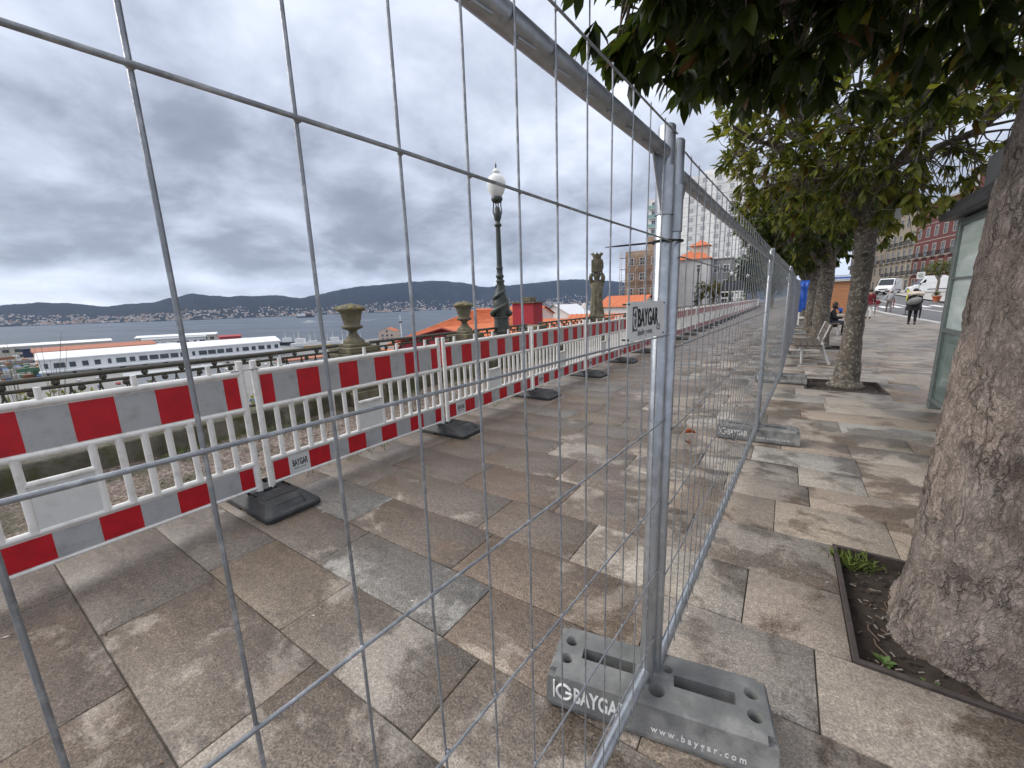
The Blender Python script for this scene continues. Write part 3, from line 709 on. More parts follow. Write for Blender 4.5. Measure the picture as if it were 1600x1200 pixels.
def foot_proto():
    o = thing('rubber_ballast', 'x', 'barrier foot', 'black rubber feet of the barriers')
    hx, hy = .40, .205; b = MB()
    def ring(sx, sy, z, cx=.07): return [(-hx*sx, -(hy*sy-cx*.55), z), (-hx*sx+cx, -hy*sy, z), (hx*sx-cx*.4, -hy*sy, z), (hx*sx, -(hy*sy-cx*.5), z), (hx*sx, hy*sy-cx*.5, z), (hx*sx-cx*.4, hy*sy, z), (-hx*sx+cx, hy*sy, z), (-hx*sx, hy*sy-cx*.55, z)]
    rs = [ring(1, 1, .0), ring(1.005, 1.005, .03), ring(.985, .985, .042), ring(.72, .74, .098), ring(.70, .70, .104)]
    V = [p for r in rs for p in r]; F = [tuple(range(8))[::-1], tuple(range(32, 40))]+[(8*k+i, 8*k+(i+1) % 8, 8*k+8+(i+1) % 8, 8*k+8+i) for k in range(4) for i in range(8)]
    b.add(V, F); body = b.build('foot_body', m_rubber)
    c = MB()
    for s in (-1, 1):
        c.box(-.07, .07, s*.13-.012, s*.13+.012, .085, .2)
        c.prism([(.305, .085), (.36, .045), (.372, .06), (.315, .102)], -.10, .10, 'y')
        c.box(-.30, -.16, s*.07-.03, s*.07+.03, .055, .2); c.box(-.06, .06, s*hy-.03, s*hy+.03, -.01, .022)
    c.box(-.03, .03, -.05, .05, .075, .2)
    cc = c.build('cutter', m_rubber); md = body.modifiers.new('b', 'BOOLEAN'); md.object = cc; md.operation = 'DIFFERENCE'; md.solver = 'EXACT'; md.use_self = True
    me = evaluated(body); bpy.data.objects.remove(body); bpy.data.objects.remove(cc); link('foot_body', me, o)
    b = MB(); b.box(.14, .20, -.13, .13, .1035, .109, bev=.002); b.build('raised_rib', m_rubber, o)
    b = MB()
    for s in (-1, 1): b.path([(s*.0, -.06, .10), (s*.0, .06, .10)], .006, 6)
    b.build('clamp_bar', m_rubber, o)
    return o
def barriers():
    grp = 'red and white plastic barriers'; rz = math.pi/2; P = barrier_proto(True); index = {}
    order = ['first', 'second', 'third', 'fourth', 'fifth', 'sixth', 'seventh', 'eighth', 'ninth']
    near = ['red and white plastic barrier nearest the camera, cut off by the left edge', 'red and white plastic barrier below the first stone urn, second from the left', 'red and white plastic barrier below the second urn and the lamp post', 'red and white plastic barrier just right of the ornate lamp post', 'red and white plastic barrier left of the carved statue', 'red and white plastic barrier at the foot of the carved statue', 'red and white plastic barrier behind the BAYGAR plate', 'red and white barrier partly hidden by the double fence post']
    rng = random.Random(4); far = None; x, y = -3.40, -.665
    F0 = foot_proto(); first = True
    def foot(lbl, x, y, a):
        nonlocal first
        if first: F0.location = (x, y, 0); F0.rotation_euler = (0, 0, a); F0['label'] = lbl; first = False
        else: again(F0, lbl, (x, y, 0), a)
    for i in range(36):
        a = rng.uniform(-.012, .012); 
        if i > 8: a -= .0016*(i-8)*.0
        if i > 24: a += .004*(i-24)
        # local +x -> world direction (-sin, cos); front (-y local) must face +X world
        if i < 8:
            if i == 0: o = tag(P, near[0], 'barrier', grp); o.location = (x, y, 0); o.rotation_euler = (0, 0, rz+a)
            else: o = again(P, near[i], (x, y, 0), rz+a)
        else:
            lb = ORD[i]+' red and white barrier counted from the left edge, far down the row'
            if far is None: far = barrier_far(); o = tag(far, lb, 'barrier', grp); o.location = (x, y, 0); o.rotation_euler = (0, 0, rz+a)
            else: o = again(far, lb, (x, y, 0), rz+a)
        o.rotation_euler = (0, rng.uniform(-.004, .004), rz+a)
        x -= math.sin(a)*2.0; y += math.cos(a)*2.0
        fl = ['black rubber barrier foot nearest the camera', 'black rubber barrier foot between the second and third barriers', 'black rubber barrier foot right of the lamp post barrier', 'black rubber barrier foot left of the statue', 'black rubber barrier foot under the statue barrier', 'black rubber barrier foot below the BAYGAR plate', 'black rubber barrier foot just left of the double fence post']
        foot(fl[i] if i < 7 else 'black rubber foot at the far end of the '+ORD[i]+' barrier from the left edge', x+.04, y+.05, rng.uniform(-.05, .05))
        if i == 0:
            lt = thing('barrier_link', 'grey steel hook joining the two nearest barriers', 'hook', None, (x, y, 0)); b = MB(); b.box(-.018, .018, -.07, .125, 1.075, 1.081); b.path([(0, .105, 1.06), (0, .105, 1.095)], .008, 8); b.build('hook_plate', m_galv, lt)
        x += rng.uniform(-.012, .012); y += .098; x += (-3.40-x)*.3
    return
barriers()
# ================================================================ BALUSTRADE, URNS, LAMPS, STATUE
def mat_stone():
    t = NT('lichened_stone'); n = t.noise(6, 8, .65, .3); col = t.ramp(n, [(.25, (.055, .048, .032)), (.5, (.135, .118, .08)), (.75, (.24, .215, .155))])
    col = t.mix(t.ramp(t.noise(9, 6, .7), [(.55, 0.), (.66, .7)]), col, (.20, .17, .055)); t.set('Base Color', col); t.set('Roughness', .92); t.bump(t.noise(26, 7, .7), .8, .015); return t.mat
m_stone = mat_stone()
def mat_moss():
    t = NT('mossy_wall'); p = t.geo(); n = t.noise(2.2, 8, .65, .3, p); col = t.ramp(n, [(.3, (.04, .037, .026)), (.45, (.085, .077, .057)), (.58, (.15, .137, .11)), (.75, (.26, .24, .20))])
    col = t.mix(t.ramp(t.noise(5, 6, .7, 0, p), [(.48, 0.), (.62, .75)]), col, (.065, .07, .018)); t.set('Base Color', col); t.set('Roughness', .95); t.bump(t.noise(18, 6, .7, 0, p), .8, .02); return t.mat
m_moss = mat_moss()
m_crust = simple('yellow_lichen_crust', (.22, .19, .085), .95, 0, .4, 20, 1., 60)
RX = -5.78
def urn_profile():
    return [(.17, 0), (.17, .045), (.145, .06), (.10, .10), (.065, .16), (.062, .19), (.09, .215), (.15, .235), (.172, .255), (.165, .275), (.13, .29), (.125, .30), (.15, .40), (.168, .475), (.172, .50), (.215, .515), (.238, .535), (.232, .556), (.19, .585), (.11, .615), (.02, .63)]
def pedestal(y, label, group, w=.30, h=.92):
    o = thing('stone_pedestal', label, 'pedestal', group, (RX, y, 0)); b = MB()
    b.box(-w, w, -w, w, 0, .22, bev=.012); b.build('plinth', m_stone, o)
    b = MB(); b.box(-w+.05, w-.05, -w+.05, w-.05, .22, h-.16, bev=.008); b.build('shaft', m_stone, o)
    b = MB(); b.box(-w-.02, w+.02, -w-.02, w+.02, h-.16, h-.09, bev=.012); b.box(-w+.02, w-.02, -w+.02, w-.02, h-.09, h, bev=.012); b.build('cap', m_stone, o)
def urn(y, label, rng):
    o = thing('stone_urn', label, 'urn', 'stone urns on the balustrade', (RX, y, .92))
    b = MB(); b.box(-.19, .19, -.19, .19, 0, .05, bev=.01); b.build('foot_slab', m_stone, o)
    b = MB(); b.lathe([(r*.97, z+.05) for r, z in urn_profile()], 40, mod=lambda a, z: 1+.012*noise.noise((math.cos(a)*3, math.sin(a)*3, z*9+y))+(.02*math.cos(16*a) if .33 < z < .53 else 0)); b.build('urn_body', m_stone, o)
    b = MB()
    for k in range(70):
        a = rng.uniform(0, 6.28); r = .225*math.sqrt(rng.random()); z = .605+.065*(1-r/.22); s = rng.uniform(.018, .05)
        b.lathe([(.002, -s*.5), (s, -s*.1), (s*.7, s*.4), (.002, s*.6)], 7, (r*math.cos(a), r*math.sin(a), z), mod=lambda q, zz: rng.uniform(.75, 1.25))
    b.build('lichen_crust', m_crust, o)
def balustrade():
    # low mossy wall, in lengths
    y = -6.; k = 0
    w = thing('parapet_wall', 'low mossy stone kerb wall under the iron railing', 'wall', None, (RX, 0, 0))
    while y < 110:
        L = 2.4 if y < 20 else 9.; b = MB(); b.box(-.19, .19, y+.004, y+L-.004, -2.6 if k % 2 else -2.61, .235, bev=.015); b.build('wall_stone', m_moss, w); y += L; k += 1
    marks = [-3.2, .2-3.9+.55, 3.98, 6.74, 11.0, 14.2, 18.6, 23., 27.4, 33.9, 38.5, 44, 50, 55.5, 62, 70, 78.6]
    marks = [-3.4, 3.98, 6.74, 9.6, 14.2, 18.6, 23., 27.4, 33.9, 38.5, 44, 50, 55.5, 62, 70, 78.6]
    names = {3.98: 'lichened stone pedestal carrying the nearer urn', 6.74: 'lichened stone pedestal carrying the farther urn, left of the lamp', 9.6: 'stone pedestal just right of the ornate lamp', 14.2: 'stone pedestal under the carved statue', -3.4: 'stone pedestal outside the left edge'}
    for m in marks[1:]: pedestal(m, names.get(m, ORD[marks.index(m)]+' stone pedestal of the balustrade counted from the left edge'), 'stone pedestals of the balustrade', .31 if m < 10 else .36)
    rl = {(-3.4, 3.98): 'iron railing with hanging rosettes at the left edge', (3.98, 6.74): 'iron railing between the two stone urns', (6.74, 9.6): 'iron railing behind the ornate lamp', (9.6, 14.2): 'iron railing between the lamp and the statue'}
    for a, b_ in zip(marks[:-1], marks[1:]):
        o = thing('iron_railing', rl.get((a, b_), ORD[marks.index(a)]+' iron railing stretch counted from the left edge'), 'railing', 'iron railings of the balustrade', (RX, 0, 0)); y0, y1 = a+.3, b_-.3; near = a < 9
        b = MB(); b.path([(0, y0, .955), (0, y1, .955)], .026, 10 if near else 6); b.build('top_rail', m_rail, o)
        b = MB(); b.path([(0, y0, .868), (0, y1, .868)], .017, 8 if near else 6); b.build('second_rail', m_rail, o)
        b = MB(); b.path([(0, y0, .30), (0, y1, .30)], .017, 8 if near else 6); b.build('foot_rail', m_rail, o)
        if a < 14:
            k = 0; y = y0+.16
            while y < y1-.05:
                z = .912 if k % 2 == 0 else .828
                c = MB(); c.lathe([(.006, -.022), (.026, -.018), (.031, 0), (.026, .018), (.006, .022)], 12, (0, 0, 0), M=Matrix.Translation((0, y, z)) @ Matrix.Rotation(math.pi/2, 4, 'Y')); c.path([(.02, y, z), (.034, y, z)], .01, 8); c.build('rosette', m_rail, o)
                y += .165; k += 1
            y = y0+.1
            while y < y1-.05:
                c = MB()
                for s in (-1, 1): c.path([(0, y+s*.006, .30), (0, y+s*.03, .40), (0, y+s*.008, .52), (0, y+s*.008, .60), (0, y+s*.036, .72), (0, y+s*.008, .80), (0, y, .86)], .0085, 6)
                c.lathe([(.004, -.02), (.02, -.012), (.02, .012), (.004, .02)], 8, (0, y, .56)); c.build('baluster', m_rail, o); y += .21
        else:
            c = MB(); y = y0+.1
            while y < y1: c.path([(0, y, .3), (0, y, .86)], .012, 5); y += .18
            tag(c.build('balusters', m_rail, o), kind='stuff')
    rng = random.Random(8); urn(3.98, 'lichen-topped stone urn on the balustrade, the nearer of the two', rng); urn(6.74, 'smaller looking lichen-topped stone urn just left of the lamp post', rng)
balustrade()
def lamp(y, label, x=RX+.06, globe=True, s=1., z0=.86):
    o = thing('street_lamp', label, 'street lamp', 'ornate promenade lamps', (x, y, z0)); o.scale = (s,)*3
    b = MB(); b.lathe([(.25, -.86), (.25, -.1), (.23, -.05)], 8, smooth=False); b.build('stone_base', m_stone, o)
    b = MB(); b.lathe([(.205, -.06), (.205, .02), (.185, .04), (.175, .30), (.19, .32), (.19, .36), (.165, .38)], 8, smooth=False); b.build('plinth', m_iron, o)
    # swollen socle wrapped by a twisted sea creature
    b = MB(); b.lathe([(.15, .37), (.175, .46), (.195, .56), (.19, .68), (.16, .82), (.125, .96), (.095, 1.08), (.085, 1.16), (.10, 1.18), (.10, 1.21), (.08, 1.23)], 28, mod=lambda a, z: 1+.07*math.cos(3*a+z*9)); so = b.build('socle', m_iron, o)
    for q in range(2):
        b = MB(); pts = []; rad = []
        for k in range(28):
            t = k/27; a = q*math.pi+t*6.6+.6; r = .20-.085*t+.02*math.sin(t*12); pts.append((r*math.cos(a), r*math.sin(a), .42+.68*t)); rad.append(.058*(1-t)**.6+.012)
        b.path(pts, rad, 10); b.lathe([(.01, -.06), (.07, -.02), (.075, .03), (.03, .08)], 10, (.2*math.cos(q*math.pi+.5), .2*math.sin(q*math.pi+.5), .43)); b.build('coiled_dolphin', m_iron, so)
    b = MB(); b.lathe([(.075, 1.22), (.07, 1.26), (.092, 1.28), (.098, 1.31), (.085, 1.34), (.072, 1.36), (.07, 1.46), (.08, 1.48), (.08, 1.51), (.068, 1.53)], 18); b.build('lower_collar', m_iron, o)
    b = MB(); b.lathe([(.066, 1.52), (.055, 2.42)], 32, mod=lambda a, z: 1-.07*abs(math.cos(6*a))); b.build('shaft', m_iron, o)
    b = MB(); b.lathe([(.05, 2.41), (.085, 2.44), (.09, 2.47), (.06, 2.50), (.055, 2.54)], 18); b.lathe([(.045, 2.52), (.075, 2.6), (.085, 2.66), (.07, 2.75), (.05, 2.85)], 24, mod=lambda a, z: 1+.13*math.cos(5*a+z*22))
    for k in range(4):
        a = k*math.pi/2+.4; b.path([(.05*math.cos(a), .05*math.sin(a), 2.6), (.10*math.cos(a+.3), .10*math.sin(a+.3), 2.74), (.085*math.cos(a+.5), .085*math.sin(a+.5), 2.9), (.10*math.cos(a+.6), .10*math.sin(a+.6), 2.98)], .014, 6)
    b.build('capital', m_iron, o)
    b = MB(); b.lathe([(.06, 2.94), (.105, 2.97), (.13, 3.0), (.13, 3.055), (.115, 3.07)], 20); b.build('gallery', m_iron, o)
    if globe:
        b = MB(); b.lathe([(.10, 3.065), (.115, 3.08), (.165, 3.16), (.205, 3.28), (.215, 3.36), (.20, 3.44), (.16, 3.505), (.105, 3.54), (.075, 3.555), (.07, 3.58), (.088, 3.59), (.088, 3.61), (.06, 3.63), (.05, 3.66), (.02, 3.675)], 28); g = b.build('globe', m_globe, o)
        b = MB(); b.lathe([(.02, 3.67), (.014, 3.70), (.022, 3.73), (.012, 3.76), (.004, 3.80)], 8); b.build('finial', m_iron, g)
    return o
L0 = lamp(8.05, 'tall dark green cast iron lamp with white globe, nearest on the balustrade')
lamp(33.9, 'dark cast iron lamp with no globe, seen right of the double post', globe=False)
again(L0, 'distant promenade lamp with white globe, left of three', (RX+.06, 55.5, .96), .4); again(L0, 'distant promenade lamp with white globe, middle of three', (RX+.06, 78.6, 1.5), .8); again(L0, 'distant promenade lamp with white globe, right of three', (RX+.06, 104., 2.0), 1.1)
def statue():
    o = thing('carved_statue', 'weathered stone caryatid figure holding a crowned coat of arms', 'statue', None, (RX, 14.2, .92)); o.rotation_euler = (0, 0, R(20)); o.scale = (1.12,)*3
    b = MB(); b.box(-.24, .24, -.24, .24, 0, .10, bev=.015); b.build('base_slab', m_stone, o)
    # figure: legs and drapery, torso, head, raised arms, grown as one skin
    J = {'pel': (0, 0, .72, .19), 'wai': (0, 0, .88, .165), 'che': (0, .01, 1.06, .19), 'nek': (0, -.01, 1.22, .07), 'hea': (0, -.05, 1.31, .125), 'crn': (0, -.01, 1.42, .12),
         'hl': (-.09, 0, .62, .11), 'kl': (-.11, -.06, .38, .085), 'al': (-.13, .0, .11, .075), 'hr': (.09, 0, .62, .11), 'kr': (.10, -.09, .38, .085), 'ar': (.12, -.02, .11, .075),
         'sl': (-.165, .01, 1.13, .085), 'el': (-.205, -.07, 1.28, .07), 'wl': (-.13, -.08, 1.43, .06), 'sr': (.165, .01, 1.13, .085), 'er': (.205, -.07, 1.28, .07), 'wr': (.13, -.08, 1.43, .06)}
    E = [('pel', 'wai'), ('wai', 'che'), ('che', 'nek'), ('nek', 'hea'), ('hea', 'crn'), ('pel', 'hl'), ('hl', 'kl'), ('kl', 'al'), ('pel', 'hr'), ('hr', 'kr'), ('kr', 'ar'), ('che', 'sl'), ('sl', 'el'), ('el', 'wl'), ('che', 'sr'), ('sr', 'er'), ('er', 'wr')]
    fig = skin_mesh('figure', J, E, 'pel', m_stone); link('figure', fig, o)
    b = MB(); b.lathe([(.24, .09), (.22, .2), (.20, .45), (.19, .62), (.17, .74), (.12, .82)], 40, mod=lambda a, z: .9+.12*math.cos(7*a+z*3)+.05*math.cos(17*a)); b.build('drapery', m_stone, o)
    b = MB()
    for k in range(16):
        a = k*.393; b.lathe([(.004, -.03), (.03, 0), (.004, .035)], 8, (.09*math.cos(a), .09*math.sin(a)-.02, 1.38+.03*math.sin(3*a)))
    b.build('curly_hair', m_stone, o)
    b = MB(); b.box(-.175, .175, -.16, .16, 1.44, 1.84, bev=.02); bl = b.build('shield_block', m_stone, o)
    for s in (0, 1):
        M = Matrix.Rotation(s*math.pi/2, 4, 'Z')
        b = MB(); y = -.168 if s == 0 else -.183; b.prism([(-.11, 1.80), (.11, 1.80), (.11, 1.62), (.06, 1.53), (0, 1.50), (-.06, 1.53), (-.11, 1.62)], y, y+.03, 'y', M=M); b.build('shield', m_stone, bl)
        b = MB(); b.path([(-.05, y-.008, 1.58), (.02, y-.008, 1.62), (-.02, y-.008, 1.68), (.05, y-.008, 1.74)], .016, 6, M=M); b.path([(.03, y-.008, 1.56), (.07, y-.008, 1.66)], .012, 6, M=M); b.build('shield_relief', m_stone, bl)
    b = MB(); b.lathe([(.12, 1.83), (.125, 1.87), (.135, 1.93), (.175, 2.0), (.15, 2.0), (.11, 1.93)], 32, mod=lambda a, z: 1.0 if z < 1.95 else 1+.10*math.cos(8*a))
    for k in range(8):
        a = k*math.pi/4; b.lathe([(.004, -.02), (.03, .0), (.022, .03), (.004, .055)], 8, (.165*math.cos(a), .165*math.sin(a), 2.0))
    b.build('crown', m_stone, o)
def skin_mesh(name, J, E, root, mat, sub=2):
    keys = list(J); me = bpy.data.meshes.new(name); me.from_pydata([J[k][:3] for k in keys], [(keys.index(a), keys.index(b)) for a, b in E], [])
    o = bpy.data.objects.new(name, me); COL.objects.link(o); md = o.modifiers.new('s', 'SKIN'); md.use_smooth_shade = True
    for i, k in enumerate(keys):
        r = J[k][3]; me.skin_vertices[0].data[i].radius = (r, r) if not isinstance(r, tuple) else r
        me.skin_vertices[0].data[i].use_root = (k == root)
    ss = o.modifiers.new('u', 'SUBSURF'); ss.levels = sub; ss.render_levels = sub
    m = evaluated(o); bpy.data.objects.remove(o); m.materials.clear(); m.materials.append(mat); m.polygons.foreach_set('use_smooth', [True]*len(m.polygons)); return m
statue()
# ================================================================ MAGNOLIA TREES
def mat_leaf():
    t = NT('magnolia_leaf'); at = t.attr(); sp = t.N.new('ShaderNodeSeparateColor'); t.L.new(at, sp.inputs[0])
    col = t.ramp(sp.outputs[0], [(0, (.022, .036, .010)), (.45, (.042, .062, .014)), (.75, (.105, .125, .025)), (.90, (.19, .195, .045)), (.955, (.12, .075, .022)), (1, (.085, .04, .018))])
    t.set('Base Color', col); t.set('Roughness', .42); t.set('Specular IOR Level', .35)
    tr = t.N.new('ShaderNodeBsdfTranslucent'); t.L.new(t.mix(1., col, (1.6, 1.6, .7), 'MULTIPLY'), tr.inputs[0]); mx = t.N.new('ShaderNodeMixShader'); mx.inputs[0].default_value = .42
    out = t.N['Material Output']; t.L.new(t.b.outputs[0], mx.inputs[1]); t.L.new(tr.outputs[0], mx.inputs[2]); t.L.new(mx.outputs[0], out.inputs[0]); return t.mat
m_leaf = mat_leaf()
def mat_bark():
    t = NT('fissured_bark'); n = t.noise(5, 8, .68, .3); col = t.ramp(n, [(.28, (.15, .12, .10)), (.5, (.32, .27, .235)), (.72, (.47, .41, .36))])
    col = t.mix(t.ramp(t.noise(1.9, 5, .6, .4), [(.52, 0.), (.62, .7)]), col, (.52, .42, .36)); col = t.mix(t.ramp(t.noise(70, 4, .7), [(.62, 0.), (.72, .5)]), col, (.42, .40, .34))
    wz = t.N.new('ShaderNodeTexNoise'); wz.inputs['Scale'].default_value = 11; wz.inputs['Detail'].default_value = 5; wz.inputs['Roughness'].default_value = .65; t.L.new(t.map((1, 1, .6)), wz.inputs[0])
    wr = t.N.new('ShaderNodeVectorMath'); wr.operation = 'MULTIPLY_ADD'; t.L.new(wz.outputs['Color'], wr.inputs[0]); wr.inputs[1].default_value = (.11, .11, .11); t.L.new(t.map((1, 1, .26)), wr.inputs[2])
    e1 = t.vor(21, 'DISTANCE_TO_EDGE', wr.outputs[0]); e2 = t.vor(52, 'DISTANCE_TO_EDGE', wr.outputs[0]); gate = t.ramp(t.noise(6, 4, .6, 0, t.map((1.6, 1.6, .6))), [(.40, 0.), (.58, 1.)])
    c1 = t.ramp(e1, [(.0, 1.), (.11, 0.)]); c2 = t.ramp(e2, [(.0, 1.), (.13, 0.)]); ck = t.noise(46, 6, .8, .6, t.map((1.3, 1.3, .8)))
    crack = t.math('MAXIMUM', t.math('MULTIPLY', c1, gate), t.math('MULTIPLY', c2, .35)); col = t.mix(t.math('MULTIPLY', crack, .6), col, (.042, .032, .026)); col = t.mix(.9, col, t.ramp(ck, [(.34, .62), (.5, 1.), (.66, 1.28)]), 'MULTIPLY')
    t.set('Base Color', col); t.set('Roughness', .9); t.set('Specular IOR Level', .2)
    t.bump(t.math('ADD', t.math('MULTIPLY', crack, -1.3), t.math('ADD', t.math('MULTIPLY', ck, 1.1), t.math('MULTIPLY', t.noise(130, 4, .75), .5))), 1., .011); return t.mat
m_bark = mat_bark()
def mat_bark2():
    t = NT('lichen_spotted_bark'); n = t.noise(7, 7, .66, .3); col = t.ramp(n, [(.3, (.05, .042, .034)), (.5, (.105, .088, .07)), (.72, (.18, .155, .125))])
    col = t.mix(t.ramp(t.noise(22, 5, .7), [(.54, 0.), (.62, .8)]), col, (.36, .35, .30)); t.set('Base Color', col); t.set('Roughness', .9); t.bump(t.noise(30, 7, .7), .8, .012); return t.mat
m_bark2 = mat_bark2()
LV = np.array([(0, 0, 0), (.30, 0, -.012), (.66, 0, -.02), (1, 0, -.10), (.28, .165, .035), (.66, .165, .02), (.28, -.165, .035), (.66, -.165, .02)], np.float32)
LT = np.array([(0, 6, 1), (0, 1, 4), (1, 6, 7), (1, 7, 2), (4, 1, 2), (4, 2, 5), (2, 7, 3), (5, 2, 3)], np.int32)
def leaf_frames(rng, tips, dirs, n0, n1, size):
    """position, 3x3 frame, length and tint of every leaf around the twig tips"""
    P, A, S, T = [], [], [], []
    for p, d in zip(tips, dirs):
        p = Vector(p); d = Vector(d).normalized(); u = d.orthogonal().normalized(); w = d.cross(u); n = rng.randint(n0, n1); ph = rng.uniform(0, 6.28); tone = rng.gauss(0, .10)
        for k in range(n):
            a = ph+k*2.4; sp = rng.uniform(.35, 1.25); x = (d*math.cos(sp)+(u*math.cos(a)+w*math.sin(a))*math.sin(sp)); x.z -= rng.uniform(.0, .45); x.normalize()
            up = Vector((rng.uniform(-.5, .5), rng.uniform(-.5, .5), 1)); y = up.cross(x)
            if y.length < .1: y = x.orthogonal()
            y.normalize(); z = x.cross(y); P.append(p-d*rng.uniform(0, .10)); A.append((x, y, z)); S.append(size*rng.uniform(.7, 1.2)); q = rng.random()
            T.append(min(1, max(0, .42+tone+rng.gauss(0, .18))) if q > .035 else rng.uniform(.93, 1.))
    return P, A, S, T
def leaves_mesh(name, P, A, S, T):
    n = len(P); M = np.array([[a[0][:], a[1][:], a[2][:]] for a in A], np.float32)        # rows are axes
    V = np.einsum('vk,nkj->nvj', LV, M)*np.array(S, np.float32)[:, None, None]+np.array([p[:] for p in P], np.float32)[:, None, :]
    F = (LT[None]+(np.arange(n)*8)[:, None, None]).reshape(-1, 3); at = np.repeat(np.array(T, np.float32), 8)[:, None]*np.ones(3, np.float32)
    return fast_mesh(name, V.reshape(-1, 3), F, m_leaf, attr=at)
LEAFDATA = {}
def one_leaf(t):
    k = round(t*12)/12
    if k not in LEAFDATA: LEAFDATA[k] = fast_mesh('leaf', LV, LT, m_leaf, attr=np.full((8, 3), k), smooth=False)
    return LEAFDATA[k]
def curve(a, b, sag, rng, n=6, wob=.06):
    a, b = Vector(a), Vector(b); L = (b-a).length; out = []
    for i in range(n+1):
        t = i/n; p = a.lerp(b, t)+Vector((0, 0, sag*math.sin(math.pi*t)))
        if 0 < i < n: p += Vector((rng.uniform(-1, 1), rng.uniform(-1, 1), rng.uniform(-1, 1)))*wob*L*.5
        out.append(p)
    return out
def magnolia(name, label, base, trunk, crown, seed, ntips, leafsize, bark, singles=0, limbs=10, fine=False, hollow=.45, n0=7, n1=11, keep=None, shape=None, knots=(), tone=0.):
    """trunk: list of (x,y,z,r) world points; crown: (cx,cy,cz,rx,ry,rz)"""
    rng = random.Random(seed); o = thing(name, label, 'tree', 'magnolia trees along the promenade', base); bv = Vector(base)
    pts = [Vector(q[:3]) for q in trunk]; rad = [q[3] for q in trunk]; top = pts[-1]
    if fine:      # displaced bark surface
        na, nz = 170, 250; V = []
        zs = np.linspace(0, 1, nz); cum = [0]
        for i in range(1, len(pts)): cum.append(cum[-1]+(pts[i]-pts[i-1]).length)
        for t in zs:
            s = t*cum[-1]; i = max(j for j in range(len(cum)) if cum[j] <= s+1e-6); i = min(i, len(pts)-2); f = (s-cum[i])/(cum[i+1]-cum[i]); f2 = f
            c = pts[i].lerp(pts[i+1], f2); r = rad[i]+(rad[i+1]-rad[i])*f2
            for k in range(na):
                a = 2*math.pi*k/na; x, y = math.cos(a), math.sin(a)
                rr = r*(1+.05*noise.noise((x*1.6, y*1.6, c.z*.9))+.06*max(0, 1-c.z/.5)*math.cos(5*a+1))
                wob = noise.noise((x*3, y*3, c.z*2.2)); q = Vector((x*r*19+wob, y*r*19-wob, c.z*3.0+.8*noise.noise((x*7, y*7, c.z*6))))
                rid = 1-abs(noise.noise(q))*2.6; rid2 = 1-abs(noise.noise(q*2.1+Vector((5, 5, 0))))*2.2
                rr += -.016*max(0, rid)**3-.008*max(0, rid2)**3+.006*noise.fractal(Vector((x*r*36, y*r*36, c.z*9)), 1, 2, 4)
                V.append((c.x+x*rr-bv.x, c.y+y*rr-bv.y, c.z-bv.z))
        F = [(j*na+i, j*na+(i+1) % na, (j+1)*na+(i+1) % na, (j+1)*na+i) for j in range(nz-1) for i in range(na)]
        tk = link('trunk', fast_mesh('trunk', V, F, bark, smooth=True), o)
    else:
        b = MB(); cs = []; rs = []; K = 5
        for i in range(len(pts)-1):
            for q in range(K):
                t = q/K; cs.append(pts[i].lerp(pts[i+1], t)-bv+Vector((rng.uniform(-1, 1), rng.uniform(-1, 1), 0))*rad[i]*.06); rs.append((rad[i]+(rad[i+1]-rad[i])*t)*rng.uniform(.94, 1.07))
        cs.append(top-bv); rs.append(rad[-1]); b.path(cs, rs, 18); 
        for (kx, ky, kz, kr) in knots: b.lathe([(kr*1.2, -.03), (kr, .03), (kr*.6, .05), (kr*.35, .02), (kr*.1, .0)], 14, M=Matrix.Translation(Vector((kx, ky, kz))-bv) @ Matrix.Rotation(math.pi/2, 4, 'X'))
        tk = b.build('trunk', bark, o)
    cx, cyy, cz, rx, ry, rz = crown; segs = []; lim = MB()
    for k in range(limbs):
        a = 2*math.pi*(k+rng.uniform(-.3, .3))/limbs; e = rng.uniform(-.25, 1.0); f = rng.uniform(.55, .8)
        end = Vector((cx+rx*f*math.cos(a)*math.cos(e), cyy+ry*f*math.sin(a)*math.cos(e), cz+rz*f*math.sin(e))); st = pts[-2].lerp(top, rng.uniform(.45, 1.))
        c = curve(st, end, rng.uniform(-.05, .2), rng, 7, .07); r0 = rad[-1]*rng.uniform(.42, .62); lim.path([q-bv for q in c], [r0*(1-.75*i/7) for i in range(8)], 8)
        segs += c[2:]
        for m in range(4):
            i = rng.randint(2, 6); a2 = a+rng.uniform(-1.1, 1.1); e2 = rng.uniform(-.5, 1.1); f = rng.uniform(.7, .92); end2 = Vector((cx+rx*f*math.cos(a2)*math.cos(e2), cyy+ry*f*math.sin(a2)*math.cos(e2), cz+rz*f*math.sin(e2)))
            c2 = curve(c[i], c[i].lerp(end2, .75), rng.uniform(-.08, .1), rng, 5, .09); lim.path([q-bv for q in c2], [r0*.42*(1-.7*j/5) for j in range(6)], 6); segs += c2[1:]
    lim.build('limbs', bark, o, fix=False)
    SA = np.array([q[:] for q in segs]); tips, dirs = [], []; tw = MB(); tries = 0
    while len(tips) < ntips and tries < ntips*30:
        tries += 1; v = Vector((rng.gauss(0, 1), rng.gauss(0, 1), rng.gauss(0, 1))).normalized(); rr = hollow+(1-hollow)*rng.random()**.6
        lob = .86+.26*noise.noise(v*2.1+Vector((seed, 0, 0)))+.10*noise.noise(v*5.3+Vector((0, seed, 0))); p = Vector((cx+v.x*rx*rr*lob, cyy+v.y*ry*rr*lob, cz+v.z*rz*rr*lob))
        if shape and not shape(p): continue
        if noise.noise(p*1.5+Vector((seed*3.1, 0, 0))) < -.30: continue
        j = int(np.argmin(((SA-np.array(p[:]))**2).sum(1))); q = segs[j]; tips.append(p); d = (p-q); d = d.normalized() if d.length > .02 else v; d = (d+v*.5+Vector((0, 0, .1))).normalized(); dirs.append(d)
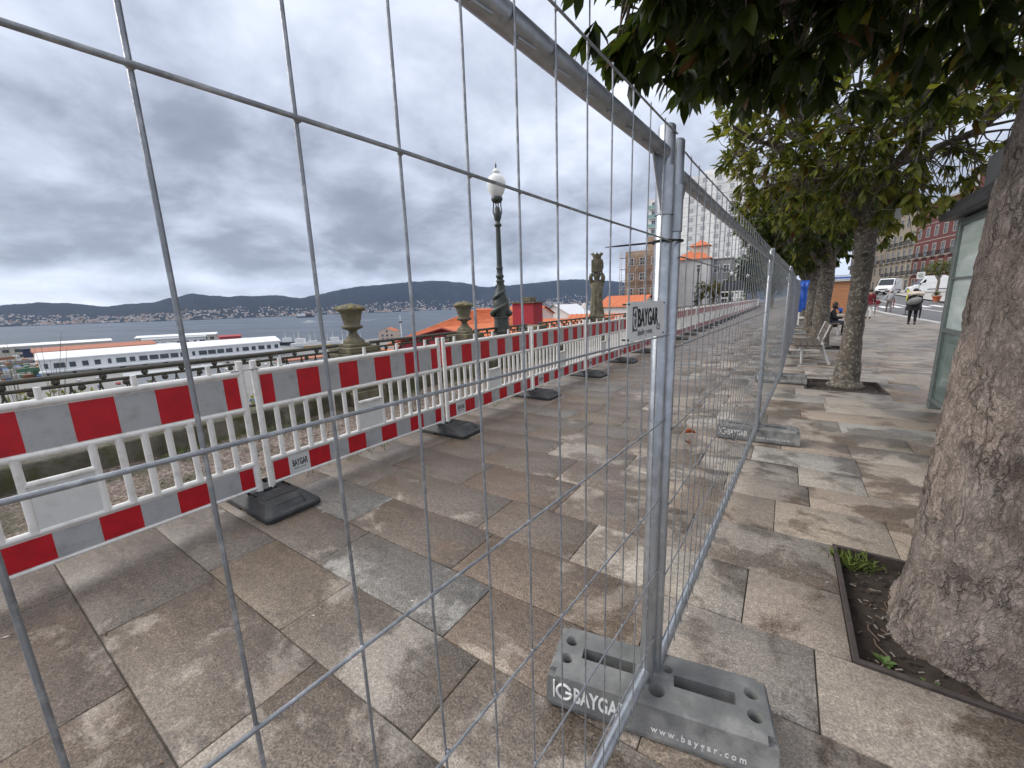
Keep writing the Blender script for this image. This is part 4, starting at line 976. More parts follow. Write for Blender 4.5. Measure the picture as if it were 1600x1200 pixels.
        c = curve(q, p, rng.uniform(-.02, .06), rng, 3, .12); tw.path([w-bv for w in c], [.010, .008, .006, .0035], 4, caps=False)
    tag(tw.build('twigs', bark, o, fix=False), kind='stuff')
    P, A, S, T = leaf_frames(rng, tips, dirs, n0, n1, leafsize)
    T = [max(0, min(.9, t+tone)) if t < .9 else t for t in T]
    if singles:
        sc = []
        for i, p in enumerate(P):
            q = PX(p); sc.append((S[i]/q[2] if q and -50 < q[0] < 1650 and -50 < q[1] < 1250 else 0)*(1 if keep is None or keep(p) else .2))
        pick = set(sorted(range(len(P)), key=lambda i: -sc[i])[:singles])
        for i in pick:
            l = link('leaf', one_leaf(T[i]), o); x, y, z = A[i]; p = P[i]-bv; s = S[i]; l.matrix_local = Matrix(((x.x*s, y.x*s, z.x*s, p.x), (x.y*s, y.y*s, z.y*s, p.y), (x.z*s, y.z*s, z.z*s, p.z), (0, 0, 0, 1)))
        rest = [i for i in range(len(P)) if i not in pick]
    else: rest = range(len(P))
    tag(link('crown', leaves_mesh('crown', [P[i]-bv for i in rest], [A[i] for i in rest], [S[i] for i in rest], [T[i] for i in rest]), o), kind='stuff')
    return o
magnolia('magnolia_tree', 'huge rough barked tree trunk at the right edge with dark leaves overhead', (.97, 2.41, -.04),
    [(.97, 2.41, -.06, .47), (.97, 2.41, .06, .425), (.965, 2.41, .25, .39), (.965, 2.41, .6, .372), (.97, 2.41, 1.2, .362), (.98, 2.42, 1.8, .355), (1.0, 2.42, 2.25, .33), (1.02, 2.42, 2.75, .30)],
    (.35, 2.5, 3.75, 2.15, 2.2, 1.5), 21, 2000, .155, m_bark, singles=240, tone=-.26, limbs=12, fine=True, hollow=.35, n0=8, n1=12, shape=lambda p: p.z > (2.62 if p.x > -.45 else 2.45) and (p-Vector((0, 0, 1.5))).length > 1.5 and p.x > -1.0+.12*abs(p.y-2.2))  # tone darkens the leaf colour itself, so the crown reads as backlit
magnolia('magnolia_tree', 'spotted magnolia beside the bench, olive green crown spreading left of centre right', (.93, 8.44, -.04),
    [(.91, 8.44, -.05, .25), (.91, 8.44, .10, .18), (.92, 8.44, .5, .142), (.93, 8.45, 1.3, .128), (.95, 8.45, 2.0, .125), (.93, 8.46, 2.45, .135), (.82, 8.46, 2.8, .13)],
    (.68, 8.4, 4.05, 2.65, 2.5, 2.2), 33, 1250, .165, m_bark2, singles=60, tone=.38, limbs=11, hollow=.4, n0=7, n1=11, shape=lambda p: p.z > (2.5 if p.x < 1.2 else 2.32) and p.x > -1.4+.36*max(0, 4.5-p.z), knots=((.94, 8.325, 2.05, .07),))  # olive leaves; tone also lightens their colour to stand in for light inside the crown
far_lab = ['third magnolia, thick trunk behind the bench', 'fourth magnolia, trunk beside the seated person', 'fifth magnolia, before the wooden kiosk', 'sixth magnolia, farthest dark crown in the row']
for i, y in enumerate((14.45, 20.46, 26.5, 32.5)):
    magnolia('magnolia_tree', far_lab[i], (.86, y, -.04), [(.86, y, -.05, .30), (.86, y, .15, .22), (.84, y, 1.0, .185), (.86, y, 1.9, .175), (.88, y, 2.5, .17)], (.45 if i else .3, y, 3.6+.15*i, 2.3, 2.9, 1.55), 50+i, 900, .21, m_bark2, limbs=8, hollow=.3, n0=7, n1=10, shape=lambda p: p.z > 1.95 and p.x > -1.45, tone=.02)
# tied white label on the second trunk
tg = MB(); tg.box(-.045, .045, -.003, .003, -.075, .075, M=Matrix.Translation((1.235, 8.24, 2.60)) @ Matrix.Rotation(.12, 4, 'Y')); tl = tg.build('tree_label', m_sign); tag(tl, 'small white card tied to the spotted tree trunk below its crown', 'card')
tg = MB(); tg.path([(1.22, 8.25, 2.66), (1.08, 8.28, 2.69), (.94, 8.34, 2.68)], .003, 5); tg.build('string', m_plate, tl)

# ---- tree pits
def pit(i, p, label):
    x0, x1, y0, y1 = p; rng = random.Random(90+i)
    fr = thing('tree_pit_frame', label, 'tree pit', 'steel edged tree pits', (0, 0, 0))
    t = .022
    for nm, q in (('edge_bar', (x0, x1, y0, y0+t)), ('edge_bar', (x0, x1, y1-t, y1)), ('edge_bar', (x0, x0+t, y0+t+.001, y1-t-.001)), ('edge_bar', (x1-t, x1, y0+t+.001, y1-t-.001))):
        b = MB(); b.box(q[0], q[1], q[2], q[3], -.12, .012, bev=.002); b.build(nm, m_frame, fr)
    n = 44; V = []; cx, cy0 = (x0+x1)/2, (y0+y1)/2
    for a in range(n):
        for c in range(n):
            x = x0+t+(x1-x0-2*t)*a/(n-1); y = y0+t+(y1-y0-2*t)*c/(n-1); d = math.hypot(x-cx, y-cy0)
            V.append((x, y, -.055+.085*max(0, 1-d/.58)**1.2+.012*noise.noise((x*9, y*9, i))+.010*noise.noise((x*31, y*31, i))))
    link('soil', fast_mesh('soil', V, [(a*n+c, (a+1)*n+c, (a+1)*n+c+1, a*n+c+1) for a in range(n-1) for c in range(n-1)], m_soil, smooth=True), fr)
    if i < 2:
        b = MB()
        for k in range(650):      # bark crumbs and twigs on the soil
            x = rng.uniform(x0+.04, x1-.04); y = rng.uniform(y0+.04, y1-.04); s = rng.uniform(.002, .009); a = rng.uniform(0, 6.3); z = -.046+.085*max(0, 1-math.hypot(x-cx, y-cy0)/.58)**1.2
            b.box(-s*1.6, s*1.6, -s*.4, s*.4, 0, s*.5, rng.choice((0, 0, 0, 0, 1, 2)), Matrix.Translation((x, y, z)) @ Matrix.Rotation(a, 4, 'Z') @ Matrix.Rotation(rng.uniform(-.3, .3), 4, 'X'))
        for k in range(8):
            x = rng.uniform(x0+.06, x0+.35); y = rng.uniform(y0+.1, y1-.15); a = rng.uniform(0, 6.3); b.path([(x, y, -.03), (x+.05*math.cos(a), y+.05*math.sin(a), -.02), (x+.10*math.cos(a+.4), y+.10*math.sin(a+.4), -.03)], .004, 5, 1)
        tag(b.build('soil_litter', [simple('dark_crumb%d' % i, (.05, .036, .026), .9), simple('pale_twig%d' % i, (.12, .085, .06), .9), simple('light_chip%d' % i, (.26, .22, .18), .9)], fr), kind='stuff')
pit(0, PITS[0], 'soil filled tree pit with dark steel edge at the foot of the huge trunk'); pit(1, PITS[1], 'steel edged tree pit at the foot of the spotted magnolia')
pit(2, PITS[2], 'steel edged tree pit of the third magnolia, behind the bench'); pit(3, PITS[3], 'steel edged tree pit of the fourth magnolia, beside the seated person')
m_weed = simple('weed_green', (.075, .13, .025), .6, 0, .3, 30); m_grass = simple('grass_blade', (.11, .15, .03), .7, 0, .3, 20)
def weeds():
    rng = random.Random(14)
    def rosette(c, r, n, label):
        o = thing('weed_plant', label, 'weed', 'weeds in the near tree pit', c)
        for k in range(n):
            a = k*2.4+rng.uniform(-.2, .2); s = r*rng.uniform(.6, 1.); ti = rng.uniform(.15, .8); x = Vector((math.cos(a)*math.cos(ti), math.sin(a)*math.cos(ti), math.sin(ti))); y = Vector((-math.sin(a), math.cos(a), 0)); z = x.cross(y)
            b = MB(); b.add([tuple(x*p[0]*s+y*p[1]*s*1.5+z*p[2]*s) for p in LV.tolist()], LT.tolist()); b.build('leaf', m_weed, o)
    rosette((.47, 2.05, -.045), .05, 11, 'green leafy weed at the near left corner of the tree pit'); rosette((.60, 2.01, -.045), .042, 9, 'green leafy weed by the front edge of the tree pit')
    b = MB()
    for k in range(150):
        x = .44+rng.gauss(0, .05); y = 2.77+rng.gauss(0, .035); a = rng.uniform(0, 6.3); h = rng.uniform(.04, .10); l = rng.uniform(.02, .07); w = .002
        b.add([(x-w, y, -.05), (x+w, y, -.05), (x+l*.5*math.cos(a)+w, y+l*.5*math.sin(a), -.05+h*.7), (x+l*math.cos(a), y+l*math.sin(a), -.05+h)], [(0, 1, 2), (0, 2, 3)])
    tag(b.build('grass_tuft', m_grass), 'tuft of grass in the far corner of the near tree pit', 'grass', kind='stuff')
weeds()
# ================================================================ THINGS UNDER AND BEYOND THE TREES
def bench():
    o = thing('park_bench', 'wooden park bench with pale metal legs beside the spotted magnolia', 'bench', None, (.18, 10.62, 0)); L = 1.75
    for k in range(4): b = MB(); b.box(.03+.125*k, .145+.125*k, .0, L, .405, .445, bev=.006); b.build('seat_plank', m_bench, o)
    for k in range(3):
        M = Matrix.Translation((.53, 0, .50)) @ Matrix.Rotation(R(18), 4, 'Y'); b = MB(); b.box(-.018, .018, .0, L, .005+.125*k, .118+.125*k, bev=.006, M=M); b.build('back_plank', m_bench, o)
    for y in (.18, L-.18):
        b = MB(); b.path([(.17, y, .40), (.18, y, .3), (.19, y, .012)], [.03, .026, .022], 8); b.build('leg', m_castal, o)
        b = MB(); b.path([(.63, y, .86), (.565, y, .62), (.52, y, .42), (.60, y, .20), (.68, y, .012)], [.018, .026, .032, .026, .022], 8); b.build('leg', m_castal, o)
        b = MB(); b.path([(.04, y, .385), (.52, y, .39)], .022, 8); b.build('seat_bearer', m_castal, o)
bench()
b2 = thing('park_bench', 'bench under the seated person farther along', 'bench', None, (1.15, 18.6, 0))
for k in range(4): q = MB(); q.box(.03+.125*k, .145+.125*k, .0, 1.75, .405, .445, bev=.006); q.build('seat_plank', m_bench, b2)
for k in range(3): q = MB(); q.box(-.018, .018, .0, 1.75, .005+.125*k, .118+.125*k, bev=.006, M=Matrix.Translation((.0, 0, .50)) @ Matrix.Rotation(R(-18), 4, 'Y')); q.build('back_plank', m_bench, b2)
for y in (.2, 1.55):
    for x in (.08, .48): q = MB(); q.path([(x, y, .40), (x, y, .01)], .024, 8); q.build('leg', m_castal, b2)

# ---- glazed shelter
def mat_glass(name, c, al, rough=.08):
    t = NT(name); n = t.noise(2.2, 5, .6, .8, t.map((1, .5, 2.2))); col = t.ramp(n, [(.3, tuple(x*.8 for x in c)), (.7, tuple(min(1, x*1.15) for x in c))])
    t.set('Base Color', col); t.set('Roughness', rough); t.set('Alpha', al); t.set('Coat Weight', 1.); t.set('Coat IOR', 2.1); t.set('Coat Roughness', .05); tr = t.N.new('ShaderNodeBsdfTranslucent'); t.L.new(col, tr.inputs[0]); mx = t.N.new('ShaderNodeMixShader'); mx.inputs[0].default_value = .45; out = t.N['Material Output']; t.L.new(t.b.outputs[0], mx.inputs[1]); t.L.new(tr.outputs[0], mx.inputs[2]); t.L.new(mx.outputs[0], out.inputs[0]); return t.mat
def shelter():
    m_p = mat_glass('printed_mint_glass', (.80, .90, .86), 1.0); m_g = mat_glass('dim_green_glass', (.34, .43, .40), .9); m_fr = simple('grey_green_frame', (.16, .19, .185), .4, .4); m_rf = simple('charcoal_roof', (.032, .034, .038), .5)
    o = thing('glass_shelter', 'glazed mint green shelter wall with dark roof behind the huge trunk', 'shelter', None, (1.66, 0, 0)); y0, y1 = 4.7, 7.2
    for y in (y1, (y0+y1)/2-.35, y0): b = MB(); b.box(-.03, .09, y-.045, y+.045, 0, 2.31, bev=.006); b.build('post', m_fr, o)
    for z, h in ((.985, .05), (.10, .05), (2.24, .07), (1.62, .022)): b = MB(); b.box(-.02, .05, y0+.05, y1-.05, z, z+h); b.build('transom', m_fr, o)
    ym = (y0+y1)/2-.35
    for a, c in ((ym+.047, y1-.047), (y0+.047, ym-.047)):
        b = MB(); b.box(.005, .017, a, c, 1.037, 1.618); b.build('pane', m_p, o); b = MB(); b.box(.005, .017, a, c, 1.645, 2.238); b.build('pane', m_p, o); b = MB(); b.box(.005, .017, a, c, .152, .983); b.build('pane', m_g, o)
    b = MB(); b.box(-.16, 1.75, y0-.35, y1+.22, 2.33, 2.42, bev=.01); rf = b.build('roof', m_rf, o); b = MB(); b.box(-.10, 1.7, y0-.3, y1+.14, 2.422, 2.52, bev=.01); b.build('roof_step', m_rf, rf)
    b = MB(); b.box(-.02, .75, y0-.2, y1-.55, 2.522, 2.86, bev=.01); b.build('fascia_box', simple('slate_fascia', (.07, .075, .082), .5), o)
    for y in (y0, y1): b = MB(); b.box(1.55, 1.65, y-.045, y+.045, 0, 2.32); b.build('post', m_fr, o)
    b = MB(); b.box(.25, .62, y0+.3, y1-.4, .43, .47, bev=.008); b.build('seat', m_fr, o); 
    for y in (y0+.5, y1-.6): b = MB(); b.box(.40, .46, y-.03, y+.03, 0, .428); b.build('seat_leg', m_fr, o)
    b = MB(); b.box(-.035, -.02, y1-.03, y1+.05, .08, .12); b.build('foot_bolt', m_fr, o)
shelter()

# ---- blue tarpaulin stack, wooden kiosk
def tarp():
    o = thing('tarpaulin_stack', 'blue tarpaulin draped over stacked goods beside the fence', 'tarpaulin', None, (.86, 25.2, 0)); V = []; n = 15; m = 9
    b = MB()
    for j in range(m):
        z = .75+1.42*j/(m-1)
        for i in range(4*n):
            s = i/(4*n)*4; k = int(s); f = s-k; w = .62 if j < m-1 else .5; c = [(-w, -w), (w, -w), (w, w), (-w, w)]; p = (c[k][0]+(c[(k+1) % 4][0]-c[k][0])*f, c[k][1]+(c[(k+1) % 4][1]-c[k][1])*f)
            q = 1+.07*math.sin(i*1.7+j*.6)+.09*noise.noise((i*.4, j*.7, 3))-(.05 if j > 4 else 0); V.append((p[0]*q*.62, p[1]*q, z+.05*noise.noise((i*.3, j, 9))-(.06*math.sin(i*.8) if j == 0 else 0)))
    N = 4*n; b.add(V, [(j*N+i, j*N+(i+1) % N, (j+1)*N+(i+1) % N, (j+1)*N+i) for j in range(m-1) for i in range(N)]+[tuple((m-1)*N+i for i in range(N))], smooth=True); b.build('cover', m_tarp, o)
    for x in (-.3, .3):
        for y in (-.45, .45): b = MB(); b.path([(x, y, 0), (x, y, 1.0)], .025, 8); b.build('leg', m_white, o)
    b = MB(); b.box(-.34, .34, -.5, .5, .34, .40); b.build('shelf', m_plate, o)
    b = MB(); b.path([(.2, -.66, 1.7), (.42, -.66, 1.4), (.0, -.67, 1.15)], .008, 5); b.build('rope', m_black, o)
tarp()
def kiosk():
    o = thing('wooden_kiosk', 'orange wooden kiosk wall with pale roof board behind the tree trunks', 'kiosk', None, (3.6, 41., 0))
    for k in range(10): b = MB(); b.box(-.95, .95, -1.2, 1.2, .04+.235*k, .04+.235*k+.228, bev=.008); b.build('wall_plank', m_wood, o)
    b = MB(); b.box(-1.15, 1.15, -1.4, 1.4, 2.40, 2.52); r = b.build('roof', m_plate, o); b = MB(); b.box(-1.1, 1.1, -1.44, -1.405, 2.5, 2.86); b.build('header_board', simple('pale_blue_board', (.55, .62, .70), .5), r); b = MB(); b.box(-.85, .85, -1.46, -1.445, 2.6, 2.7); b.build('blue_band', simple('blue_band', (.05, .12, .45), .5), r)
kiosk()

# ================================================================ PEOPLE
def cloth(name, c, rough=.85): return simple(name, c, rough, 0, .18, 14, .2, 60)
def person(label, loc, face, h, top, trousers, hair, shoes, coat=.0, pose='walk', lean=0., arms=None, hairlen=0., hood=None, bulk=1.):
    """face: heading angle; local +y is forwards"""
    o = thing('person', label, 'person', None, loc, face); s = h/1.72; f = 1 if pose == 'walk' else 0; k = bulk
    def S(d): return {n: (v[0]*s, (v[1]+(lean*max(0, v[2]-.85)))*s, v[2]*s, (v[3]*s)) for n, v in d.items()}
    if pose == 'sit':
        legs = {'pel': (0, 0, .53, .145), 'hl': (-.09, .05, .52, .10), 'kl': (-.11, .44, .52, .072), 'al': (-.11, .40, .09, .05), 'tl': (-.11, .52, .05, .04), 'hr': (.09, .05, .52, .10), 'kr': (.10, .46, .53, .072), 'ar': (.10, .46, .09, .05), 'tr': (.10, .58, .05, .04)}
        dz = -.42
    else:
        legs = {'pel': (0, 0, .92, .135), 'hl': (-.09, 0, .86, .095), 'kl': (-.10, .10*f, .48, .066), 'al': (-.10, .10*f, .085, .046), 'tl': (-.10, .22*f+.02, .045, .04), 'hr': (.09, 0, .86, .095), 'kr': (.09, -.04*f, .48, .066), 'ar': (.09, -.20*f, .10, .046), 'tr': (.09, -.09*f-.02, .05, .04)}
        dz = 0
    up = {'wai': (0, 0, 1.08+dz, .125*k), 'che': (0, .01, 1.28+dz, .145*k), 'shl': (-.17, 0, 1.40+dz, .068*k), 'shr': (.17, 0, 1.40+dz, .068*k), 'nek': (0, .0, 1.47+dz, .055)}
    A = {'ell': (-.22, -.03, 1.14+dz, .052*k), 'wrl': (-.22, .10, .93+dz, .038*k), 'hal': (-.22, .14, .86+dz, .032), 'elr': (.22, -.03, 1.14+dz, .052*k), 'wrr': (.22, .10, .93+dz, .038*k), 'har': (.22, .14, .86+dz, .032)}
    if arms: A.update({n: (v[0], v[1], v[2]+dz, v[3]) for n, v in arms.items()})
    head = {'hea': (0, .03, 1.585+dz, .082), 'top': (0, .02, 1.655+dz, .062)}
    E = [('pel', 'wai'), ('wai', 'che'), ('che', 'nek'), ('nek', 'hea'), ('hea', 'top'), ('pel', 'hl'), ('hl', 'kl'), ('kl', 'al'), ('al', 'tl'), ('pel', 'hr'), ('hr', 'kr'), ('kr', 'ar'), ('ar', 'tr'), ('che', 'shl'), ('shl', 'ell'), ('ell', 'wrl'), ('wrl', 'hal'), ('che', 'shr'), ('shr', 'elr'), ('elr', 'wrr'), ('wrr', 'har')]
    J = {}; [J.update(S(d)) for d in (legs, up, A, head)]
    body = {n: (v[0], v[1], v[2], v[3]*.86 if n not in ('hea', 'top', 'hal', 'har', 'nek') else v[3]) for n, v in J.items()}
    link('body', skin_mesh('body', body, E, 'pel', m_skin), o)
    # face details and fingers
    hx, hy, hz = J['hea'][:3]; fc = MB(); fc.lathe([(.003*s, -.02*s), (.016*s, -.01*s), (.008*s, .02*s)], 8, (hx, hy+.085*s, hz-.005*s)); 
    for q in (-1, 1): fc.lathe([(.002*s, -.024*s), (.012*s, 0), (.002*s, .024*s)], 8, (hx+q*.083*s, hy, hz)); fc.lathe([(.002*s, -.008*s), (.009*s, 0), (.002*s, .008*s)], 8, (hx+q*.03*s, hy+.072*s, hz+.02*s))
    fc.build('face_features', m_skin, o)
    for n in ('hal', 'har'):
        p = Vector(J[n][:3]); w = Vector(J['wrl' if n == 'hal' else 'wrr'][:3]); d = (p-w).normalized(); u = d.orthogonal().normalized(); fb = MB()
        for q in range(4): fb.path([p+u*(q-1.5)*.018*s, p+u*(q-1.5)*.02*s+d*.045*s, p+u*(q-1.5)*.019*s+d*.07*s+Vector((0, 0, -.015*s))], [.010*s, .009*s, .006*s], 6)
        fb.path([p-d*.01*s+u*.03*s, p+u*.05*s+d*.03*s], [.011*s, .007*s], 6); fb.build('fingers', m_skin, o)
    tj = {n: (v[0], v[1], v[2], v[3]*1.07) for n, v in J.items() if n in ('pel', 'hl', 'kl', 'al', 'hr', 'kr', 'ar')}; link('trousers', skin_mesh('trousers', tj, [e for e in E if e[0] in tj and e[1] in tj], 'pel', trousers), o)
    jj = {n: (v[0], v[1], v[2], v[3]*1.10) for n, v in J.items() if n in ('pel', 'wai', 'che', 'shl', 'shr', 'ell', 'elr', 'wrl', 'wrr')}; jk = link('jacket', skin_mesh('jacket', jj, [e for e in E if e[0] in jj and e[1] in jj], 'pel', top), o)
    if coat > 0:
        c = MB(); z0 = J['pel'][2]+.12*s; c.lathe([(.17*s*k, z0), (.185*s*k, z0-.15*s), (.20*s*k, z0-coat*.6), (.225*s*k, z0-coat)], 22, (J['pel'][0], J['pel'][1], 0), mod=lambda a, z: 1+.05*math.cos(6*a)); c.build('coat_skirt', top, o)
    if hair:
        hm = MB(); prof = [(.01, .092), (.05, .083), (.082, .045), (.093, .0), (.09, -.04-hairlen), (.075, -.07-hairlen)]; hm.lathe([(r*s, z*s) for r, z in prof][::-1], 20, (hx, hy-.018*s, hz+.045*s), mod=lambda a, z: 1+.04*math.cos(9*a)-(.18 if math.sin(a) > .55 and z < .04*s else 0), cap=False); hm.build('hair', hair, o)
    sh = MB()
    for n, t in (('al', 'tl'), ('ar', 'tr')):
        p, q = Vector(J[n][:3]), Vector(J[t][:3]); b0 = min(p.z, q.z)-.04*s; sh.path([p+Vector((0, -.05*s, -.045*s)), p+Vector((0, .02*s, -.04*s)), q, q+Vector((0, .05*s, -.008*s))], [.040*s, .046*s, .044*s, .024*s], 10)
    sh.build('shoes', shoes, o)
    return o, J, s
bk = cloth('black_wool', (.012, .012, .014)); wh = cloth('white_cotton', (.62, .60, .58)); rd = cloth('dark_red_coat', (.13, .010, .016)); gy = cloth('light_grey_fleece', (.36, .37, .38)); br = cloth('grey_brown_trousers', (.16, .13, .125)); cr = cloth('cream_fur', (.60, .52, .42)); jn = cloth('dark_denim', (.035, .042, .06)); bl = cloth('bright_blue_cloth', (.02, .12, .50)); gb = cloth('grey_bag', (.22, .22, .21))
def people():
    # bent figure in black with shoulder bag
    o, J, s = person('stooped person in black coat with cream collar and grey shoulder bag walking away', (4.82, 25.6, .0), R(-6), 1.62, bk, bk, m_hair, bk, coat=.34, lean=.32, bulk=1.3, arms={'elr': (.24, .06, 1.16, .062), 'wrr': (.24, .16, .98, .045), 'har': (.24, .18, .93, .034)})
    c = MB(); z = J['nek'][2]; cp = [(.235*s*math.cos(a)*1.05, J['nek'][1]+.13*s*math.sin(a)-.02, z-.02+.07*s*math.sin(a)) for a in np.linspace(-.4, 3.55, 16)]; c.path([(-x, y-.14*s, zz+.0) for x, y, zz in cp], .06*s, 10); c.path([(-.26*s, J['nek'][1]-.12*s, z-.10*s), (-.1*s, J['nek'][1]-.19*s, z-.01*s), (.1*s, J['nek'][1]-.19*s, z-.0*s), (.27*s, J['nek'][1]-.1*s, z-.12*s)], [.05*s, .07*s, .07*s, .05*s], 10); c.build('fur_collar', cr, o)
    bg = thing('shoulder_bag', 'grey slouchy bag on the back of the stooped person in black', 'bag', None, (4.80, 25.34, .02)); m = MB(); m.path([(-.26, .0, .93), (-.20, -.02, .98), (-.05, -.04, 1.03), (.10, -.03, 1.10), (.17, .0, 1.15)], [.06, .13, .165, .13, .05], 14); m.build('pouch', gb, bg); m = MB(); m.path([(-.02, -.03, 1.21), (.16, .03, 1.36), (.27, .14, 1.32)], .014, 6); m.build('strap', gb, bg)
    u = thing('folded_umbrella', 'folded black umbrella carried by the stooped person in black', 'umbrella', None, (5.09, 25.78, 0)); m = MB(); m.path([(0, 0, .22), (0, .005, .42), (0, .01, .80), (0, .012, .88)], [.006, .03, .034, .012], 10); m.build('canopy', bk, u); m = MB(); m.path([(0, .012, .86), (0, .014, .98), (.03, .014, 1.0)], .009, 6); m.build('handle', bk, u)
    # red coat, white trousers
    o, J, s = person('person in dark red coat and white trousers, half hidden by the spotted tree', (4.02, 31.4, .0), R(-10), 1.70, rd, wh, m_hair, bk, coat=.22, bulk=1.12)
    u = thing('folded_umbrella', 'dark folded umbrella held by the person in the dark red coat', 'umbrella', None, (4.3, 31.55, 0)); m = MB(); m.path([(.03, -.03, .10), (.02, 0, .4), (0, .02, .82), (0, .02, .9)], [.006, .028, .034, .01], 10); m.build('canopy', gb, u); m = MB(); m.path([(0, .02, .88), (0, .02, .98)], .009, 6); m.build('handle', bk, u)
    # grey fleece, leading a child
    gz = H(6.97, 45.2)-.12; o, J, s = person('person in light grey top on the road, holding a child by the hand', (7.0, 45.2, gz), R(8), 1.72, gy, br, cloth('pale_hat', (.45, .36, .36)), bk, pose='walk', arms={'ell': (-.30, .0, 1.12, .05), 'wrl': (-.52, .04, .92, .038), 'hal': (-.60, .05, .86, .032)}, bulk=1.1)
    u = thing('folded_umbrella', 'folded red umbrella carried by the person in the light grey top', 'umbrella', None, (7.30, 45.3, gz)); m = MB(); m.path([(0, 0, .22), (0, .0, .5), (0, .0, .92), (0, 0, 1.0)], [.008, .035, .042, .012], 10); m.build('canopy', cloth('red_umbrella', (.35, .012, .02)), u); m = MB(); m.path([(0, 0, .98), (0, 0, 1.1)], .01, 6); m.build('handle', bk, u)
    o, J, s = person('small child with dark red backpack beside the person in grey', (6.28, 45.3, H(6.2, 45)-.12), R(8), 1.12, cloth('maroon_jacket', (.10, .012, .02)), cloth('pink_leggings', (.40, .25, .27)), m_hair, bk, arms={'elr': (.26, .0, 1.16, .05), 'wrr': (.40, .04, 1.08, .038), 'har': (.46, .05, 1.06, .03)})
    p = thing('child_backpack', 'dark red backpack worn by the small child', 'backpack', None, (6.27, 45.1, H(6.2, 45)-.12)); m = MB(); m.box(-.14, .14, -.09, .03, .60, .92, bev=.04); m.build('pouch', rd, p); m = MB(); m.box(-.10, .10, -.12, -.085, .62, .76, bev=.015); m.build('front_pocket', rd, p)
    # seated reader
    o, J, s = person('dark haired person sitting on a bench looking at a phone, blue scarf', (1.42, 19.15, -.07), R(-86), 1.68, bk, jn, m_hair, bk, pose='sit', lean=.25, hairlen=.10, arms={'ell': (-.20, .10, 1.12, .05), 'wrl': (-.10, .34, 1.14, .036), 'hal': (-.05, .40, 1.17, .032), 'elr': (.20, .10, 1.12, .05), 'wrr': (.10, .34, 1.14, .036), 'har': (.05, .40, 1.17, .032)})
    m = MB(); m.path([(-.12, .20, 1.02), (0, .27, .99), (.12, .20, 1.02), (.05, .26, .92), (-.06, .26, .88)], [.04, .05, .045, .05, .03], 8); m.build('scarf', bl, o)
    ph = thing('phone', 'phone in the hands of the seated person', 'phone', None, (1.42+.56, 19.1, .80)); m = MB(); m.box(-.005, .005, -.035, .035, -.07, .07, M=Matrix.Rotation(R(35), 4, 'Y'), bev=.002); m.build('phone_body', m_black, ph)
people()

# ================================================================ VANS
def van(label, loc, rz, L=5.4, W=2.0, Hh=2.45):
    o = thing('delivery_van', label, 'van', 'white vans parked on the street', loc, rz); wp = simple('white_van_paint', (.74, .76, .78), .25, 0, .03, 2); gl = simple('dark_van_glass', (.02, .025, .03), .08); ty = simple('tyre', (.02, .02, .02), .8); bp = simple('dark_bumper', (.03, .03, .032), .6)
    # local +x = front; side profile
    P = [(-L/2, .38), (-L/2, 2.2), (-L/2+.12, Hh), (L/2-1.75, Hh), (L/2-1.55, Hh-.1), (L/2-.85, 1.32), (L/2-.12, 1.08), (L/2, .85), (L/2, .38)]
    b = MB(); n = len(P); V = []
    for y, ins in ((-W/2, 0), (W/2, 0)): V += [(x, y*(1 if z < 1.3 else 1-.10*(z-1.3)/1.15), z) for x, z in P]
    b.add(V, [tuple(range(n)), tuple(range(2*n-1, n-1, -1))]+[(i, n+i, n+(i+1) % n, (i+1) % n) for i in range(n)]); bd = b.build('body', wp, o); md = bd.modifiers.new('b', 'BEVEL'); md.width = .06; md.segments = 2
    b = MB(); b.add([(L/2-1.50, -.80, Hh-.17), (L/2-1.50, .80, Hh-.17), (L/2-.90, .90, 1.40), (L/2-.90, -.90, 1.40)], [(0, 1, 2, 3)], M=Matrix.Translation((.035, 0, .03))); b.build('windscreen', gl, o)
    for s in (-1, 1):
        y = s*(W/2+.006); b = MB(); b.prism([(L/2-1.6, 1.36), (L/2-1.0, 1.36), (L/2-1.5, 2.06), (L/2-1.68, 2.06)], y*.96-.01, y*.96+.01, 'y'); b.build('side_window', gl, o)
        b = MB(); b.box(L/2-1.15, L/2-.95, s*(W/2)-.02+s*.12, s*(W/2)+.02+s*.12, 1.35, 1.62, bev=.02); b.build('mirror', bp, o)
        b = MB(); b.box(L/2-.16, L/2-.02, s*.75-.14, s*.75+.14, .80, 1.0, bev=.03); b.build('headlight', simple('lamp_glass', (.6, .62, .65), .1), o)
        b = MB(); b.box(-L/2+.5, L/2-1.9, y-.012, y+.012, .62, .74); b.build('rub_strip', bp, o)
        for x in (-L/2+1.05, L/2-.95):
            w = MB(); w.lathe([(.20, -.11), (.33, -.10), (.345, -.06), (.345, .06), (.33, .10), (.20, .11)], 22, M=Matrix.Translation((x, s*(W/2-.10), .345)) @ Matrix.Rotation(math.pi/2, 4, 'X')); wo = w.build('wheel', ty, o)
            w = MB(); w.lathe([(.03, -.115), (.21, -.112), (.21, .112), (.03, .115)], 16, M=Matrix.Translation((x, s*(W/2-.10), .345)) @ Matrix.Rotation(math.pi/2, 4, 'X')); w.build('rim', simple('rim_grey', (.35, .35, .36), .4, .5), wo)
    b = MB(); b.box(L/2-.08, L/2+.04, -W/2+.02, W/2-.02, .34, .62, bev=.04); b.build('front_bumper', bp, o)
    b = MB(); b.box(L/2-.07, L/2+.012, -.55, .55, .70, .90, bev=.02); b.build('grille', bp, o)
    b = MB(); b.box(L/2+.035, L/2+.045, -.26, .26, .44, .55); b.build('number_plate', m_sign, o); return o
